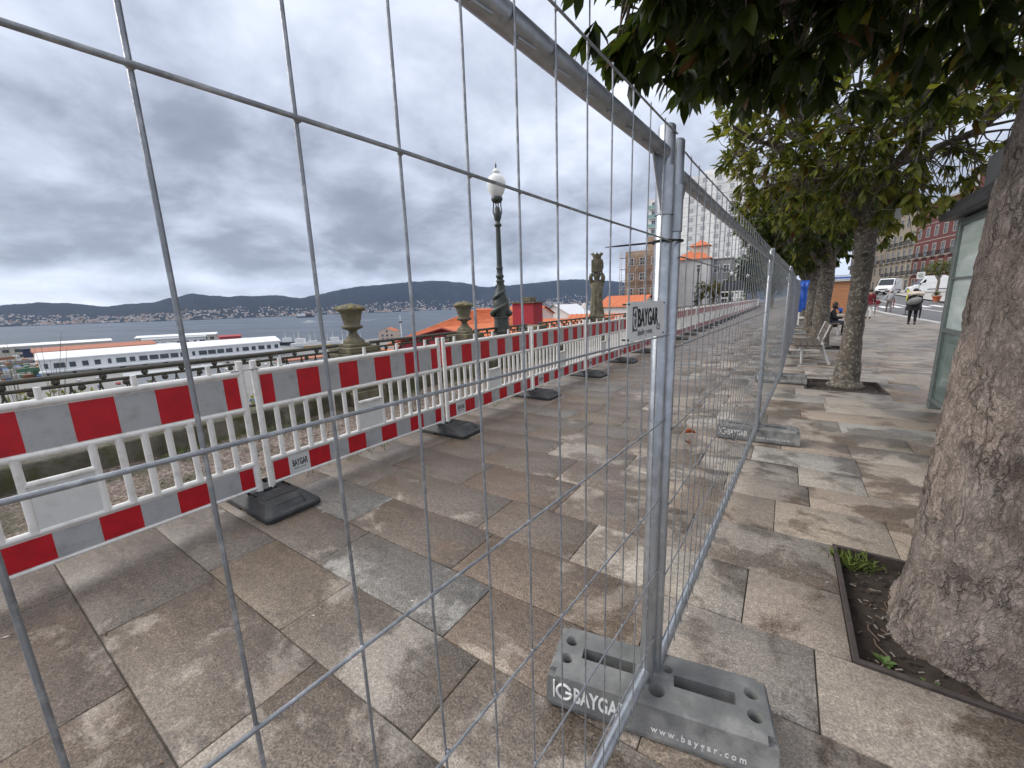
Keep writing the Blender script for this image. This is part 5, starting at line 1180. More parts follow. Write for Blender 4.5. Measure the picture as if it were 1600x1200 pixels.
v1 = van('white van seen from the front at the far end of the street', (13.3, 88., H(13, 88)-.12), R(-112)); v2 = van('long white van parked side on behind the small street tree', (18.0, 85.5, H(18, 85)-.12), R(184), 5.9, 2.05, 2.6)

# ---- street sign, small tree, pots, yellow post
def street_bits():
    o = thing('road_sign', 'white square road sign with a circular symbol on a pole', 'road sign', None, (13.35, 70., H(13.3, 70))); b = MB(); b.path([(0, 0, 0), (0, 0, 3.15)], .04, 8); b.build('pole', m_galv, o); b = MB(); b.box(-.36, .36, -.06, -.04, 2.3, 3.12); b.build('plate', m_sign, o)
    b = MB(); b.path([(.2*math.cos(a), -.07, 2.72+.2*math.sin(a)) for a in np.linspace(.3, 5.9, 20)], .035, 6); b.path([(-.1, -.07, 2.72), (.1, -.07, 2.72)], .03, 6); b.build('ring_symbol', simple('sign_green', (.12, .22, .16), .6), o)
    y = thing('yellow_post', 'thin bright yellow post on the street beyond the stooped person', 'post', None, (6.86, 38.5, -.12)); b = MB(); b.path([(0, 0, .95), (0, 0, 1.72)], .06, 10); b.build('yellow_sleeve', simple('bright_yellow', (.62, .58, .02), .5), y); b = MB(); b.path([(0, 0, 0), (0, 0, .95)], .03, 8); b.build('post_body', m_asphalt, y); b = MB(); b.lathe([(.12, 0), (.12, .05), (.08, .07)], 12); b.build('base_plate', m_black, y)
    for i, (x, yy) in enumerate(((12.9, 60.), (14.1, 61.))):
        p = thing('plant_pot', ['terracotta pot with a small shrub, left of the pair', 'terracotta pot with a small shrub, right of the pair'][i], 'plant pot', 'terracotta pots by the road', (x, yy, H(x, yy)+.02)); b = MB(); b.lathe([(.24, 0), (.34, .5), (.38, .52), (.38, .6), (.33, .6), (.30, .5)], 16); b.build('pot', m_terra, p); rng = random.Random(i); tips = [(rng.gauss(0, .16), rng.gauss(0, .16), .75+rng.uniform(-.1, .25)) for _ in range(26)]
        tag(link('shrub', leaves_mesh('shrub', *leaf_frames(rng, tips, [(t[0], t[1], .3) for t in tips], 5, 8, .16)), p), kind='stuff')
street_bits()
def bush(name, label, cat, c, r, n, leaf, tone, seed, group=None, trunk=None):
    rng = random.Random(seed); o = thing(name, label, cat, group, c); tips, dirs = [], []
    while len(tips) < n:
        v = Vector((rng.gauss(0, 1), rng.gauss(0, 1), rng.gauss(0, 1))).normalized(); k = rng.uniform(.45, 1)*(.8+.4*noise.noise(v*2.3+Vector((seed, 0, 0)))); tips.append(Vector((v.x*r[0]*k, v.y*r[1]*k, r[3]+v.z*r[2]*k))); dirs.append(v+Vector((0, 0, .4)))
    P, A, S, T = leaf_frames(rng, tips, dirs, 5, 9, leaf); T = [min(1 if tone > .5 else .89, max(0, t+tone)) for t in T]
    tag(link('crown', leaves_mesh('crown', P, A, S, T), o), kind='stuff'); b = MB(); h = r[3]; tr = trunk or .03*h+.02
    b.path([(0, 0, -.1), (.02*h, 0, h*.5), (0, .02*h, h*.9)], [tr*1.2, tr, tr*.6], 8)
    for k in range(7): t = tips[rng.randrange(n)]; b.path([(0, 0, h*.55), t*.5+Vector((0, 0, h*.35)), t], [tr*.5, tr*.3, tr*.1], 5)
    b.build('trunk', m_bark2, o); return o
bush('street_tree', 'small round street tree standing in front of the long white van', 'tree', (16.0, 75., H(16, 75)), (2.3, 2.0, 1.25, 3.5), 260, .22, .22, 4, trunk=.13)

# ================================================================ BUILDINGS
def wall_mat(name, c, b=.2): return simple(name, c, .85, 0, .12, .9, b, 8, (c[0]*.6, c[1]*.58, c[2]*.55, .35), .5)
m_pane = simple('window_pane', (.05, .06, .07), .08); m_pale_pane = simple('curtained_pane', (.35, .37, .38), .15); m_wf = simple('white_window_frame', (.70, .70, .68), .5); m_shut = simple('grey_shutter', (.5, .5, .5), .6); m_tile = simple('orange_roof_tile', (.52, .145, .055), .75, 0, .25, 3, .3, 20)
m_irn = simple('dark_balcony_iron', (.03, .032, .034), .6)
def building(name, label, loc, rz, w, d, floors, fh, wall, cols, wsize=(1.1, 1.7), sill=.8, balcony=(), group=None, trim=None, roof=None, cornice=True, base=0., shop=False, pane=None, band=None, skip=()):
    """front faces local -y; origin at the front left foot"""
    o = thing(name, label, 'building', group, loc, rz); h = floors*fh+.5
    b = MB(); b.box(0, w, 0, d, -base, h); b.build('wall', wall, o); trim = trim or m_wf
    for f in range(floors):
        for c in range(cols):
            if (f, c) in skip: continue
            x = w*(c+.5)/cols; z = f*fh+(sill if not (f == 0 and shop) else .05); hh = wsize[1] if not (f == 0 and shop) else 2.5
            if f in balcony: z = f*fh+.12; hh = wsize[1]+.55
            fr = MB(); t = .16; a, e = x-wsize[0]/2, x+wsize[0]/2
            for q in ((a-t, a, z-.02, z+hh+t), (e, e+t, z-.02, z+hh+t), (a, e, z+hh, z+hh+t), (a, e, z-.12, z)): fr.box(q[0], q[1], -.07, .06, q[2], q[3])
            fr.box(x-.03, x+.03, -.025, .0, z, z+hh); fr.box(a, e, -.025, .0, z+hh*.55, z+hh*.55+.06); wo = fr.build('window', trim, o)
            p = MB(); p.box(a, e, -.012, .02, z, z+hh); p.build('pane', pane or m_pane, wo)
            if f in balcony:
                bb = MB(); bb.box(a-.45, e+.45, -.75, -.002, f*fh-.02, f*fh+.10); bo = bb.build('balcony', trim, o); r = MB(); k = a-.42
                while k <= e+.43: r.box(k-.012, k+.012, -.73, -.70, f*fh+.1, f*fh+1.0); k += .14
                r.box(a-.44, e+.44, -.74, -.69, f*fh+1.0, f*fh+1.05)
                for s in (a-.44, e+.40): r.box(s, s+.04, -.69, -.003, f*fh+1.0, f*fh+1.05)
                r.build('balcony_rail', m_irn, bo)
        if band and f: q = MB(); q.box(.0, w, -.05, -.001, f*fh-.12, f*fh+.02); q.build('string_course', band, o)
    if cornice: q = MB(); q.box(-.2, w+.2, -.35, d+.2, h, h+.35); q.build('cornice', trim, o)
    if roof:
        q = MB(); q.add([(-.3, -.5, h+.36), (w+.3, -.5, h+.36), (w+.3, d+.3, h+.36), (-.3, d+.3, h+.36), (w*.3, d*.5, h+roof), (w*.7, d*.5, h+roof)], [(0, 1, 5, 4), (1, 2, 5), (2, 3, 4, 5), (3, 0, 4), (0, 3, 2, 1)]); q.build('roof', m_tile, o)
    return o
def street_buildings():
    rz = R(-77.5); org = Vector((19., 151., 0)); dx = Vector((math.cos(rz), math.sin(rz), 0)); zb = 1.6
    st = wall_mat('grey_beige_granite', (.24, .205, .165)); st2 = wall_mat('brown_granite', (.20, .165, .13)); red = wall_mat('oxblood_render', (.11, .033, .033)); pale = wall_mat('pale_granite_trim', (.30, .27, .235)); 
    def at(x): p = org+dx*x; return (p.x, p.y, zb)
    building('street_house', 'brown granite house at the far end of the street, partly behind the tree', at(-16), rz, 22.2, 12, 5, 3.5, st2, 7, (1.1, 1.8), balcony=(2,), trim=st, base=3)
    building('street_house', 'grey beige stone house with dark balconies left of the red facade', at(6.5), rz, 13.2, 12, 5, 3.5, st, 5, (1.1, 1.9), balcony=(1, 2, 3), trim=pale, base=3, shop=True)
    building('street_house', 'dark red house with pale stone window surrounds and balconies', at(20.), rz, 15.5, 12, 5, 3.5, red, 5, (1.1, 1.9), balcony=(1, 2), trim=pale, base=3, shop=True, band=pale)
    building('street_house', 'red panelled house with pale stone piers behind the shelter roof', at(35.8), rz, 16., 12, 6, 3.5, red, 4, (1.5, 1.9), trim=pale, base=3, band=pale, pane=m_pale_pane)
    building('street_house', 'tall ochre orange house top showing above the shelter roof', (24.5, 62., 0), R(-80), 20, 14, 4, 3.3, wall_mat('ochre_orange_render', (.42, .18, .06)), 5, base=2)
street_buildings()
def tower():
    grey = wall_mat('pale_grey_panel', (.72, .715, .71), .05); wht = wall_mat('white_panel', (.82, .81, .80), .05)
    t = building('apartment_tower', 'tall pale grey apartment tower behind the second fence panel', (-34.5, 150, -4.), R(3), 23.5, 16, 15, 2.92, grey, 6, (1.5, 1.35), 1.0, trim=m_wf, pane=m_pale_pane, base=6, cornice=False, band=simple('panel_joint', (.42, .42, .42), .8))
    for x in (3.9, 11.7, 19.5): q = MB(); q.box(x-1.35, x+1.35, -.045, -.003, 0, 44.2); q.build('white_strip', wht, t)
    q = MB(); q.box(9, 15, 4, 10, 44.3, 46.5); q.build('lift_house', grey, t)
    t2 = building('apartment_tower', 'narrower tower wing with turquoise glass balconies left of the double post', (-43.5, 153., -4.), R(3), 8.6, 14, 13, 3.05, grey, 2, (1.3, 1.4), .9, trim=m_wf, base=6, cornice=False)
    gl = simple('turquoise_balcony_glass', (.22, .38, .36), .2)
    for f in range(1, 13): q = MB(); q.box(.5, 3.6, -1.1, -.01, f*3.05-.05, f*3.05+.1); bo = q.build('balcony', grey, t2); q = MB(); q.box(.5, 3.6, -1.12, -1.08, f*3.05+.1, f*3.05+1.1); q.build('glass_front', gl, bo)
    q = MB()
    for k in range(4): q.path([(2+k*1.2, 3, 39.9), (2+k*1.2, 3, 42.5)], .06, 5); q.path([(1.4+k*1.2, 3, 42), (2.6+k*1.2, 3, 42)], .04, 5)
    q.build('roof_aerials', m_irn, t2)
tower()
def hip(mb, x0, x1, y0, y1, z0, z1, ov=.4, inset=None):
    i = inset if inset is not None else (y1-y0)/2; cy = (y0+y1)/2
    mb.add([(x0-ov, y0-ov, z0), (x1+ov, y0-ov, z0), (x1+ov, y1+ov, z0), (x0-ov, y1+ov, z0), (x0+i, cy, z1), (x1-i, cy, z1)], [(0, 1, 5, 4), (1, 2, 5), (2, 3, 4, 5), (3, 0, 4), (0, 3, 2, 1)])
def mid_buildings():
    w = wall_mat('whitewashed_wall', (.76, .75, .73), .05)
    o = thing('white_house', 'blank white house with orange hipped roof and lantern, right of the double post', 'building', None, (-19.6, 88, -6)); q = MB(); q.box(0, 6.6, 0, 7, -4, 15.0); q.build('wall', w, o)
    q = MB(); hip(q, 0, 6.6, 0, 7, 15.0, 17.2, .5, 2.9); r = q.build('roof', m_tile, o); q = MB(); q.box(3.0, 5.9, 2.2, 5, 15.6, 17.7); q.build('lantern_wall', wall_mat('cream_lantern', (.6, .52, .42)), r); q = MB(); hip(q, 2.9, 6.0, 2.1, 5.1, 17.7, 18.9, .35, 1.5); q.build('lantern_roof', m_tile, r)
    building('grey_house', 'grey house with window bays behind the white house', (-12.9, 91, -6), R(0), 3.4, 8, 5, 2.9, wall_mat('mid_grey_wall', (.30, .295, .29)), 2, (.9, 1.3), base=3)
    # building wrapped in scaffolding
    br_ = wall_mat('tan_brick', (.34, .24, .17)); o = building('house_under_repair', 'tan brick house behind scaffolding left of the double post', (-26.4, 79, -7), R(0), 6.6, 8, 6, 2.85, br_, 3, (.9, 1.3), base=3, cornice=False)
    q = MB(); q.box(3.6, 6.0, 2, 6, 17.6, 20.2); q.build('roof_hut', br_, o)
    s = thing('scaffolding', 'tube scaffolding with timber decks in front of the tan brick house', 'scaffolding', None, (-27., 77.6, -9)); st = simple('scaffold_tube', (.45, .42, .38), .5, .4); dk = simple('scaffold_deck', (.33, .22, .15), .8)
    for x in (0, 1.55, 3.1, 4.65, 6.2, 7.7):
        for y in (0, 1.05): q = MB(); q.path([(x, y, 0), (x, y, 19.9)], .045, 6); q.build('standard', st, s)
    for k in range(9):
        z = 2.1*k+1.6; q = MB(); q.box(-.1, 7.8, .1, .95, z, z+.08); d = q.build('deck', dk, s)
        q = MB()
        for zz in (.55, 1.05): q.path([(-.2, -.02, z+zz), (7.9, -.02, z+zz)], .03, 5)
        q.build('guard_rail', st, d)
        q = MB(); x = (k % 5)*1.55; q.path([(x, -.05, z), (x+1.55, -.05, z+2.0)], .03, 5); q.build('brace', st, d)
    # trees and planting at the far end of the promenade
    bush('far_tree', 'broad green tree at the far end of the barrier row', 'tree', (-5.2, 84, 0), (3.9, 3.5, 4.4, 5.6), 1000, .5, -.06, 6, 'trees at the far end of the promenade', .2); bush('far_tree', 'tall green tree behind the three distant lamps', 'tree', (-3.2, 100, .3), (4.4, 4, 5.4, 7.2), 1000, .6, .0, 7, 'trees at the far end of the promenade', .25); bush('far_tree', 'dark green tree left of the fence end', 'tree', (-1.6, 62, .1), (2.2, 2.4, 2.6, 3.6), 800, .34, -.1, 12, 'trees at the far end of the promenade', .16)
    for i, (x, y, r) in enumerate(((-9.6, 60, 1.1), (-8.3, 61, 1.3), (-7.0, 62, 1.2))): bush('brown_shrub', ['reddish brown shrub right of the globeless lamp, left one', 'reddish brown shrub right of the globeless lamp, middle one', 'reddish brown shrub right of the globeless lamp, right one'][i], 'shrub', (x, y, .6), (r, r, 1.6, 2.0), 160, .26, .52, 40+i, 'brown shrubs at the far end')
    b = thing('notice_board', 'dark notice board with pale bars under the distant lamps', 'board', None, (-5.9, 58.5, 0)); q = MB(); q.box(-1.0, 1.3, -.05, .05, 2.3, 3.45); q.build('panel', simple('charcoal_board', (.03, .032, .04), .5), b)
    for x in (-.9, 1.2): q = MB(); q.path([(x, .0, 0), (x, 0, 2.3)], .05, 6); q.build('leg', m_black, b)
    for z in (1.35, 2.1): q = MB(); q.box(-1.1, 1.4, -.09, -.055, z, z+.12); q.build('white_bar', m_white, b)
mid_buildings()
# ================================================================ BELOW THE PROMENADE: HOUSES, PORT, SHIPS
def tiles(mb, A, B, C, D, nu, nv, amp=.05):
    """corrugated tiled slope: eave A->B, ridge D->C"""
    A, B, C, D = map(Vector, (A, B, C, D)); n = (B-A).cross(D-A).normalized()
    if n.z < 0: n = -n
    V = []
    for j in range(nv+1):
        for i in range(nu+1):
            u, v = i/nu, j/nv; p = A.lerp(B, u).lerp(D.lerp(C, u), v); V.append(p+n*(amp*(1 if i % 2 else -1)*.5+amp*.5*(1-(v*nv) % 1 if j < nv else 0)))
    mb.add(V, [(j*(nu+1)+i, j*(nu+1)+i+1, (j+1)*(nu+1)+i+1, (j+1)*(nu+1)+i) for j in range(nv) for i in range(nu)], smooth=False)
m_redw = wall_mat('raspberry_render', (.34, .030, .045), .05)
def red_house():
    o = thing('red_house', 'raspberry red house with orange tiled roofs just below the railing', 'building', None, (0, 0, 0))
    b = MB(); b.box(-24.6, -13.2, 20.4, 29.6, -16, -1.35); b.build('wall', m_redw, o)
    r = MB(); E = [(-25.2, 19.9, -1.3), (-12.7, 19.9, -1.3), (-12.7, 30.1, -1.3), (-25.2, 30.1, -1.3)]; K = [(-20.2, 25, 1.15), (-17.9, 25, 1.15)]
    tiles(r, E[0], E[1], K[1], K[0], 84, 22); tiles(r, E[1], E[2], K[1], K[1], 60, 22); tiles(r, E[2], E[3], K[0], K[1], 84, 22); tiles(r, E[3], E[0], K[0], K[0], 60, 22); rf = r.build('roof', m_tile, o, fix=False)
    b = MB(); b.path([K[0], K[1]], .12, 8)
    for e, k in ((0, 0), (1, 1), (2, 1), (3, 0)): b.path([E[e], K[k]], .10, 8)
    b.build('ridge_tiles', m_tile, rf)
    g = MB(); g.prism([(-20.6, -16), (-12.6, -16), (-12.6, -.62), (-16.6, .22), (-20.6, -.62)], 17.6, 21, 'y'); g.build('gable_wing', m_redw, o)
    r = MB(); tiles(r, (-20.95, 17.3, -.66), (-20.95, 22.5, -.66), (-16.6, 22.5, .30), (-16.6, 17.3, .30), 36, 14); tiles(r, (-12.25, 17.3, -.66), (-12.25, 22.5, -.66), (-16.6, 22.5, .30), (-16.6, 17.3, .30), 36, 14); r.build('wing_roof', m_tile, o, fix=False)
    b = MB()
    for s in (-1, 1): b.path([(-16.6, 17.35, .27), (-16.6+s*4.4, 17.35, -.68)], .07, 6)
    b.build('verge_trim', simple('dark_red_trim', (.30, .05, .04), .7), o)
    c = MB(); c.box(-15.55, -13.85, 23.2, 24.4, -1.3, 1.55, bev=.02); ch = c.build('chimney', m_redw, o); c = MB(); c.box(-15.65, -13.75, 23.1, 24.5, 1.551, 1.64); c.build('chimney_cap', m_stone, ch); c = MB(); c.box(-15.0, -14.2, 23.4, 24.2, 1.642, 1.95, bev=.03); c.build('cowl', m_stone, ch)
red_house()
def cottage(label, x, y, w, d, ze, zr, wall, roofm, zb, rz=0., name='hillside_house', group='houses below the promenade', win=True, axis='x'):
    o = thing(name, label, 'house', group, (x, y, 0), rz); b = MB(); b.box(-w/2, w/2, -d/2, d/2, zb, ze)
    if axis == 'y': b.prism([(-w/2, ze), (w/2, ze), (0, zr-.1)], -d/2, d/2, 'y')
    else: b.prism([(-d/2, ze), (d/2, ze), (0, zr-.1)], -w/2, w/2, 'x')
    b.build('wall', wall, o); r = MB(); v = .35; n = max(10, int(w*2)); k = max(4, int(d))
    if axis == 'y':
        for s in (-1, 1): tiles(r, (s*(w/2+v), -d/2-v, ze-.12), (s*(w/2+v), d/2+v, ze-.12), (0, d/2+v, zr), (0, -d/2-v, zr), max(10, int(d*3)), k, .07)
    else:
        for s in (-1, 1): tiles(r, (-w/2-v, s*(d/2+v), ze-.12), (w/2+v, s*(d/2+v), ze-.12), (w/2+v, 0, zr), (-w/2-v, 0, zr), n*2, k, .07)
    r.build('roof', roofm, o, fix=False)
    if win:
        m = max(2, int(w/3.)); 
        for c in range(m):
            xx = -w/2+w*(c+.5)/m; q = MB(); q.box(xx-.6, xx+.6, -d/2-.05, -d/2+.02, ze-2.6, ze-1.0); wo = q.build('window', m_wf, o); q = MB(); q.box(xx-.5, xx+.5, -d/2-.07, -d/2-.052, ze-2.5, ze-1.1); q.build('pane', m_pane, wo)
    return o
def slope_houses():
    W = wall_mat('white_cottage_wall', (.72, .71, .68), .05); C = wall_mat('cream_cottage_wall', (.55, .47, .36), .05); wr = simple('white_metal_roof', (.72, .73, .74), .5); gr = simple('grey_metal_roof', (.40, .41, .42), .6)
    cottage('white gabled house with dish aerial left of the statue', -30.2, 61, 6.5, 8, -.6, 1.25, W, wr, -14, axis='y', win=False)
    d = thing('satellite_dish', 'white satellite dish on a mast left of the statue', 'dish', None, (-26.4, 60, -2)); q = MB(); q.path([(0, 0, 0), (0, 0, 2.6)], .05, 6); q.build('mast', m_galv, d); q = MB(); q.lathe([(.02, -.12), (.3, -.06), (.5, .04), (.48, .06), (.02, -.06)], 18, M=Matrix.Translation((0, -.1, 2.9)) @ Matrix.Rotation(math.pi/2+.2, 4, 'X')); q.build('dish_bowl', m_white, d)
    cottage('house with bright orange roof in front of the white gable', -22.5, 44, 8, 7, -1.6, -.35, C, m_tile, -14)
    cottage('house with ochre orange roof at the foot of the statue', -18.6, 46, 6, 7, -.9, .1, C, m_tile, -14, .2)
    cottage('white house with orange roof right of the statue', -21.4, 66, 6.5, 9, .7, 2.35, W, m_tile, -14, axis='x')
    cottage('flat orange roofed house below the statue barrier', -29.5, 40, 7, 8, -2.7, -1.6, W, m_tile, -15)
    cottage('cream house with low orange roof right of the chimney', -24.5, 52, 5, 8, -2.2, -1.1, C, m_tile, -15, .1)
    cottage('house with orange roof under the railing left of the red gable', -42, 34, 9, 9, -5.2, -3.6, W, m_tile, -20, .2)
    cottage('white house with orange roof and balcony behind the red chimney', -30, 48, 5.5, 7, .1, 1.2, W, m_tile, -14, .1)
    rng = random.Random(31); k = 0; lab = 'small house on the slope between railing and port'
    for i in range(26):
        x = -rng.uniform(50, 128); y = rng.uniform(-40, 190); z = -20-(abs(x)-50)/85*21+1.5; h = rng.uniform(4, 7)
        if abs(math.degrees(math.atan2(x, y))) < 20: continue
        cottage(lab, x, y, rng.uniform(7, 13), rng.uniform(6, 9), z+h, z+h+1.6, rng.choice((W, C)), rng.choice((m_tile, m_tile, gr, wr)), z-6, rng.uniform(0, 3), win=False)
slope_houses()
def shrubs():
    rng = random.Random(77); L = ['yellow green shrub beyond the railing at the left edge', 'olive shrub beyond the railing below the long white hall', 'olive shrub behind the railing left of the first urn', 'low green shrub behind the railing at the barrier joint', 'low shrub behind the railing below the first urn']
    for i, (x, y, z, r) in enumerate(((-11.2, .95, -3.0, 1.35), (-13., 2.4, -4.2, 1.5), (-11, 4.6, -3.9, 1.4), (-9.2, 3.1, -3.2, 1.3), (-10.4, 6.6, -3.7, 1.3))): bush('shrub', L[i], 'shrub', (x, y, z), (r*1.1, r*1.2, r, r*1.05+.9), 260, .085, .40, 60+i, 'shrubs on the slope under the railing')
    for i, (x, y, z, r, tn) in enumerate(((-27, 2.7, -9.4, 3.0, .42), (-33, 4.6, -11.8, 3.6, .3), (-26, 7.5, -10.2, 3.2, .4), (-40, 9.5, -15.5, 4.2, .25), (-36, 16, -14.4, 3.8, .35), (-48, 22, -18.5, 4.4, .2))): bush('slope_tree', ['yellowish tree on the slope at the left edge below the pier', 'olive tree on the slope left of the long hall', 'yellow olive tree below the long white hall', 'green tree on the slope behind the first barrier joint', 'olive tree on the slope left of the first urn', 'green tree on the slope under the first urn'][i], 'tree', (x, y, z), (r*1.15, r*1.2, r, r+2.6), 420, .24, tn, 80+i, 'trees on the slope below the railing', .14)
    t = thing('bare_shrub', 'bare twiggy shrub rising over the railing at the left edge', 'shrub', None, (-11.2, .9, -3.2)); b = MB()
    for k in range(26):
        a = rng.uniform(0, 6.3); s = rng.uniform(.2, .75); p = [(0, 0, 0)]; h = rng.uniform(3.4, 4.5)
        for j in range(1, 6): p.append((s*math.cos(a)*j/5*1.2+rng.gauss(0, .04), s*math.sin(a)*j/5*1.2+rng.gauss(0, .04), h*j/5))
        b.path(p, [.02, .014, .010, .007, .005, .003], 4)
    b.build('stems', simple('pale_twig', (.22, .19, .14), .9), t)
    # green tufts along the foot of the wall and under the barriers
    b = MB()
    for k in range(2600):
        y = rng.uniform(-1, 13); x = -5.57+abs(rng.gauss(0, .12)) if rng.random() < .8 else -3.62+rng.gauss(0, .05)
        if noise.noise((y*1.1, x, 0)) < .02: continue
        a = rng.uniform(0, 6.3); h = rng.uniform(.02, .09); l = rng.uniform(.01, .05); w = .003
        b.add([(x-w, y-w, 0), (x+w, y+w, 0), (x+l*math.cos(a), y+l*math.sin(a), h)], [(0, 1, 2)])
    tag(b.build('wall_foot_grass', m_grass, fix=False), 'thin grass along the foot of the mossy wall', 'grass', kind='stuff')
shrubs()
def hall(name, label, p0, p1, depth, h, roofm, wall, rise=2., strip=None, win=0, group='port halls on the quay', zb=-41., cat='hall'):
    a = Vector((p0[0], p0[1], 0)); b = Vector((p1[0], p1[1], 0)); L = (b-a).length; rz = math.atan2((b-a).y, (b-a).x); o = thing(name, label, cat, group, (a.x, a.y, zb), rz)
    m = MB(); m.box(0, L, 0, depth, 0, h); m.build('wall', wall, o); m = MB(); m.prism([(-1.2, h), (depth+1.2, h), (depth+1.2, h+.8), (depth/2, h+rise), (-1.2, h+.8)], -1.2, L+1.2, 'x'); m.build('roof', roofm, o)
    for s in range(win):
        rr = random.Random(s*7+int(L)); x = L*(s+.5)/win; w = L/win*rr.choice((.86, .78, .78, .5, .3)); m = MB(); m.box(x-w/2, x+w/2, -.25, .05, h*.52, h*.80); m.build('window', m_pane, o)
        if s % 2 == 0: m = MB(); m.box(x-w*.3, x+w*.3, -.3, .05, h*.08, h*.30); m.build('window', m_pane, o)
    if strip is not None: m = MB(); m.box(-.4, L+.4, -8, -.02, h*.33, h*.42); m.build('canopy', strip, o)
    return o
def port():
    wr = simple('white_hall_roof', (.78, .79, .80), .5, 0, .06, .02); wl = simple('white_hall_wall', (.66, .67, .67), .7, 0, .08, .05); bg = simple('beige_hall', (.50, .47, .40), .8); rt = simple('rust_orange_roof', (.40, .16, .10), .8); ow = simple('orange_hall_wall', (.52, .28, .14), .8); nv = simple('navy_shed', (.03, .04, .09), .7); gr = simple('grey_roof', (.38, .40, .41), .7); rc = simple('brick_red_roof', (.36, .06, .06), .7); lb = simple('light_blue_roof', (.24, .40, .58), .6)
    # front walls face the town (+X): run from high y to low y so that local -y points to +X
    hall('fish_hall', 'long white port hall with continuous window band', (-452, 48), (-427, 208), 30, 13.5, wr, wl, 5., wr, 24)
    hall('port_shed', 'orange port hall with rust red roof behind the long white hall', (-550, 58), (-545, 140), 26, 14, rt, ow, 4, None, 6)
    hall('port_shed', 'far left white roofed port shed at the water', (-748, 42), (-735, 145), 24, 13, wr, bg, 3, None, 10)
    hall('port_shed', 'navy blue port shed left of the orange hall', (-645, 60), (-640, 85), 20, 13.5, nv, nv, 1.2)
    hall('port_shed', 'beige port hall with white roof right of centre on the pier', (-728, 168), (-690, 248), 26, 14, wr, bg, 3, None, 9)
    hall('port_shed', 'white port building with window rows on the pier', (-625, 150), (-610, 208), 22, 15, gr, wl, 2, None, 8)
    hall('port_shed', 'brick red roofed port shed on the pier', (-606, 222), (-600, 244), 18, 13, rc, rc, 2.5)
    hall('port_shed', 'white port shed at the end of the pier', (-590, 238), (-540, 250), 14, 9, wr, wl, 2)
    hall('port_shed', 'pale grey hall between the orange and the beige halls', (-580, 140), (-575, 165), 20, 11, gr, wl, 2, None, 4)
    hall('port_shed', 'light blue roofed shed seen below the railing', (-205, 28), (-196, 62), 14, 6, lb, wl, 1.4)
    hall('port_shed', 'pale turquoise roofed shed at the left edge below the railing', (-184, -6), (-178, 22), 16, 5, simple('turquoise_roof', (.36, .52, .52), .6), wl, 1.2)
    hall('port_shed', 'low grey shed in front of the long white hall', (-338, 70), (-330, 120), 16, 6, gr, wl, 1.2)
    hall('port_shed', 'low red roofed shed in front of the long white hall', (-310, 150), (-300, 190), 14, 6, rt, wl, 1.6)
    # the little customs house by the water
    o = cottage('small pinkish house with orange roof alone at the water', -450, 366, 23, 26, -28.5, -24., simple('pinkish_wall', (.55, .44, .36), .8), m_tile, -41.2, R(38), 'harbour_house', None, False, 'y')
    for z, xs in ((-33.5, (-6, 0, 6)), (-38.5, (-6, 0, 6)), (-28., (0,))):
        for x in xs: q = MB(); q.box(x-1.1, x+1.1, -13.2, -12.9, z-1.5, z+1.2); q.build('window', m_pane, o)
    mst = thing('harbour_mast', 'thin white mast standing at the water right of the pinkish house', 'mast', None, (-402, 346, -41)); q = MB(); q.path([(0, 0, 0), (0, 0, 34)], [.8, .45], 8); q.build('pole', m_white, mst); q = MB(); q.box(-1.2, 1.2, -1.2, 1.2, 24.5, 26.5); q.build('lantern_platform', m_irn, mst)
    cc = [simple('container_'+n, c, .6) for n, c in (('rust', (.30, .12, .06)), ('white', (.62, .62, .60)), ('blue', (.06, .14, .30)), ('ochre', (.42, .28, .10)), ('grey', (.30, .30, .30)), ('green', (.07, .16, .09)))]; rc_ = random.Random(41); boxes = []
    for cm in cc:
        m = MB(); m.box(-6, 6, -1.25, 1.25, 0, 2.6)
        for k in range(20): m.box(-5.9+.6*k, -5.6+.6*k, -1.3, 1.3, .15, 2.45)
        boxes.append(m.mesh('cargo_container', cm))
    for k in range(110):
        o = link('cargo_container', rc_.choice(boxes), None, (-rc_.uniform(455, 660), rc_.uniform(28, 62) if k % 3 else rc_.uniform(-20, 30), -41+2.62*rc_.choice((0, 0, 1, 1, 2))), rc_.choice((0, 1.57))+rc_.gauss(0, .08)); tag(o, 'small cargo container among the clutter left of the long hall', 'container', 'containers on the quay')
    # parked cars and clutter in front of the hall
    rng = random.Random(19); cols = [simple('car_paint_%s' % n, c, .3) for n, c in (('white', (.7, .7, .7)), ('grey', (.25, .26, .27)), ('red', (.35, .03, .03)), ('black', (.03, .03, .035)), ('silver', (.5, .51, .52)), ('blue', (.05, .10, .28)))]; cg = simple('car_glass', (.03, .035, .04), .1); cars = []
    for cm in cols:
        m = MB(); m.prism([(-2.1, .3), (-2.1, .9), (-1.2, .98), (-.7, 1.42), (.6, 1.42), (1.2, .98), (2.1, .85), (2.1, .3)], -.88, .88, 'y', 0); m.prism([(-.95, 1.0), (-.62, 1.34), (.54, 1.34), (.98, 1.0)], -.885, .885, 'y', 1)
        for x in (-1.3, 1.3): m.lathe([(.3, -.9), (.32, .9)], 12, M=Matrix.Translation((x, 0, .32)) @ Matrix.Rotation(math.pi/2, 4, 'X'), mi=2)
        cars.append(m.mesh('parked_car', [cm, cg, m_black]))
    for r in range(9):
        for k in range(16):
            if rng.random() < .35: continue
            o = link('parked_car', rng.choice(cars), None, (-405+r*24+rng.uniform(-2, 2), 60+k*9+rng.uniform(-1, 1), -41.0), R(90)*(r % 2)+rng.gauss(0, .05)); tag(o, 'tiny parked car on the port car park in front of the long hall', 'car', 'cars parked at the port')
port()
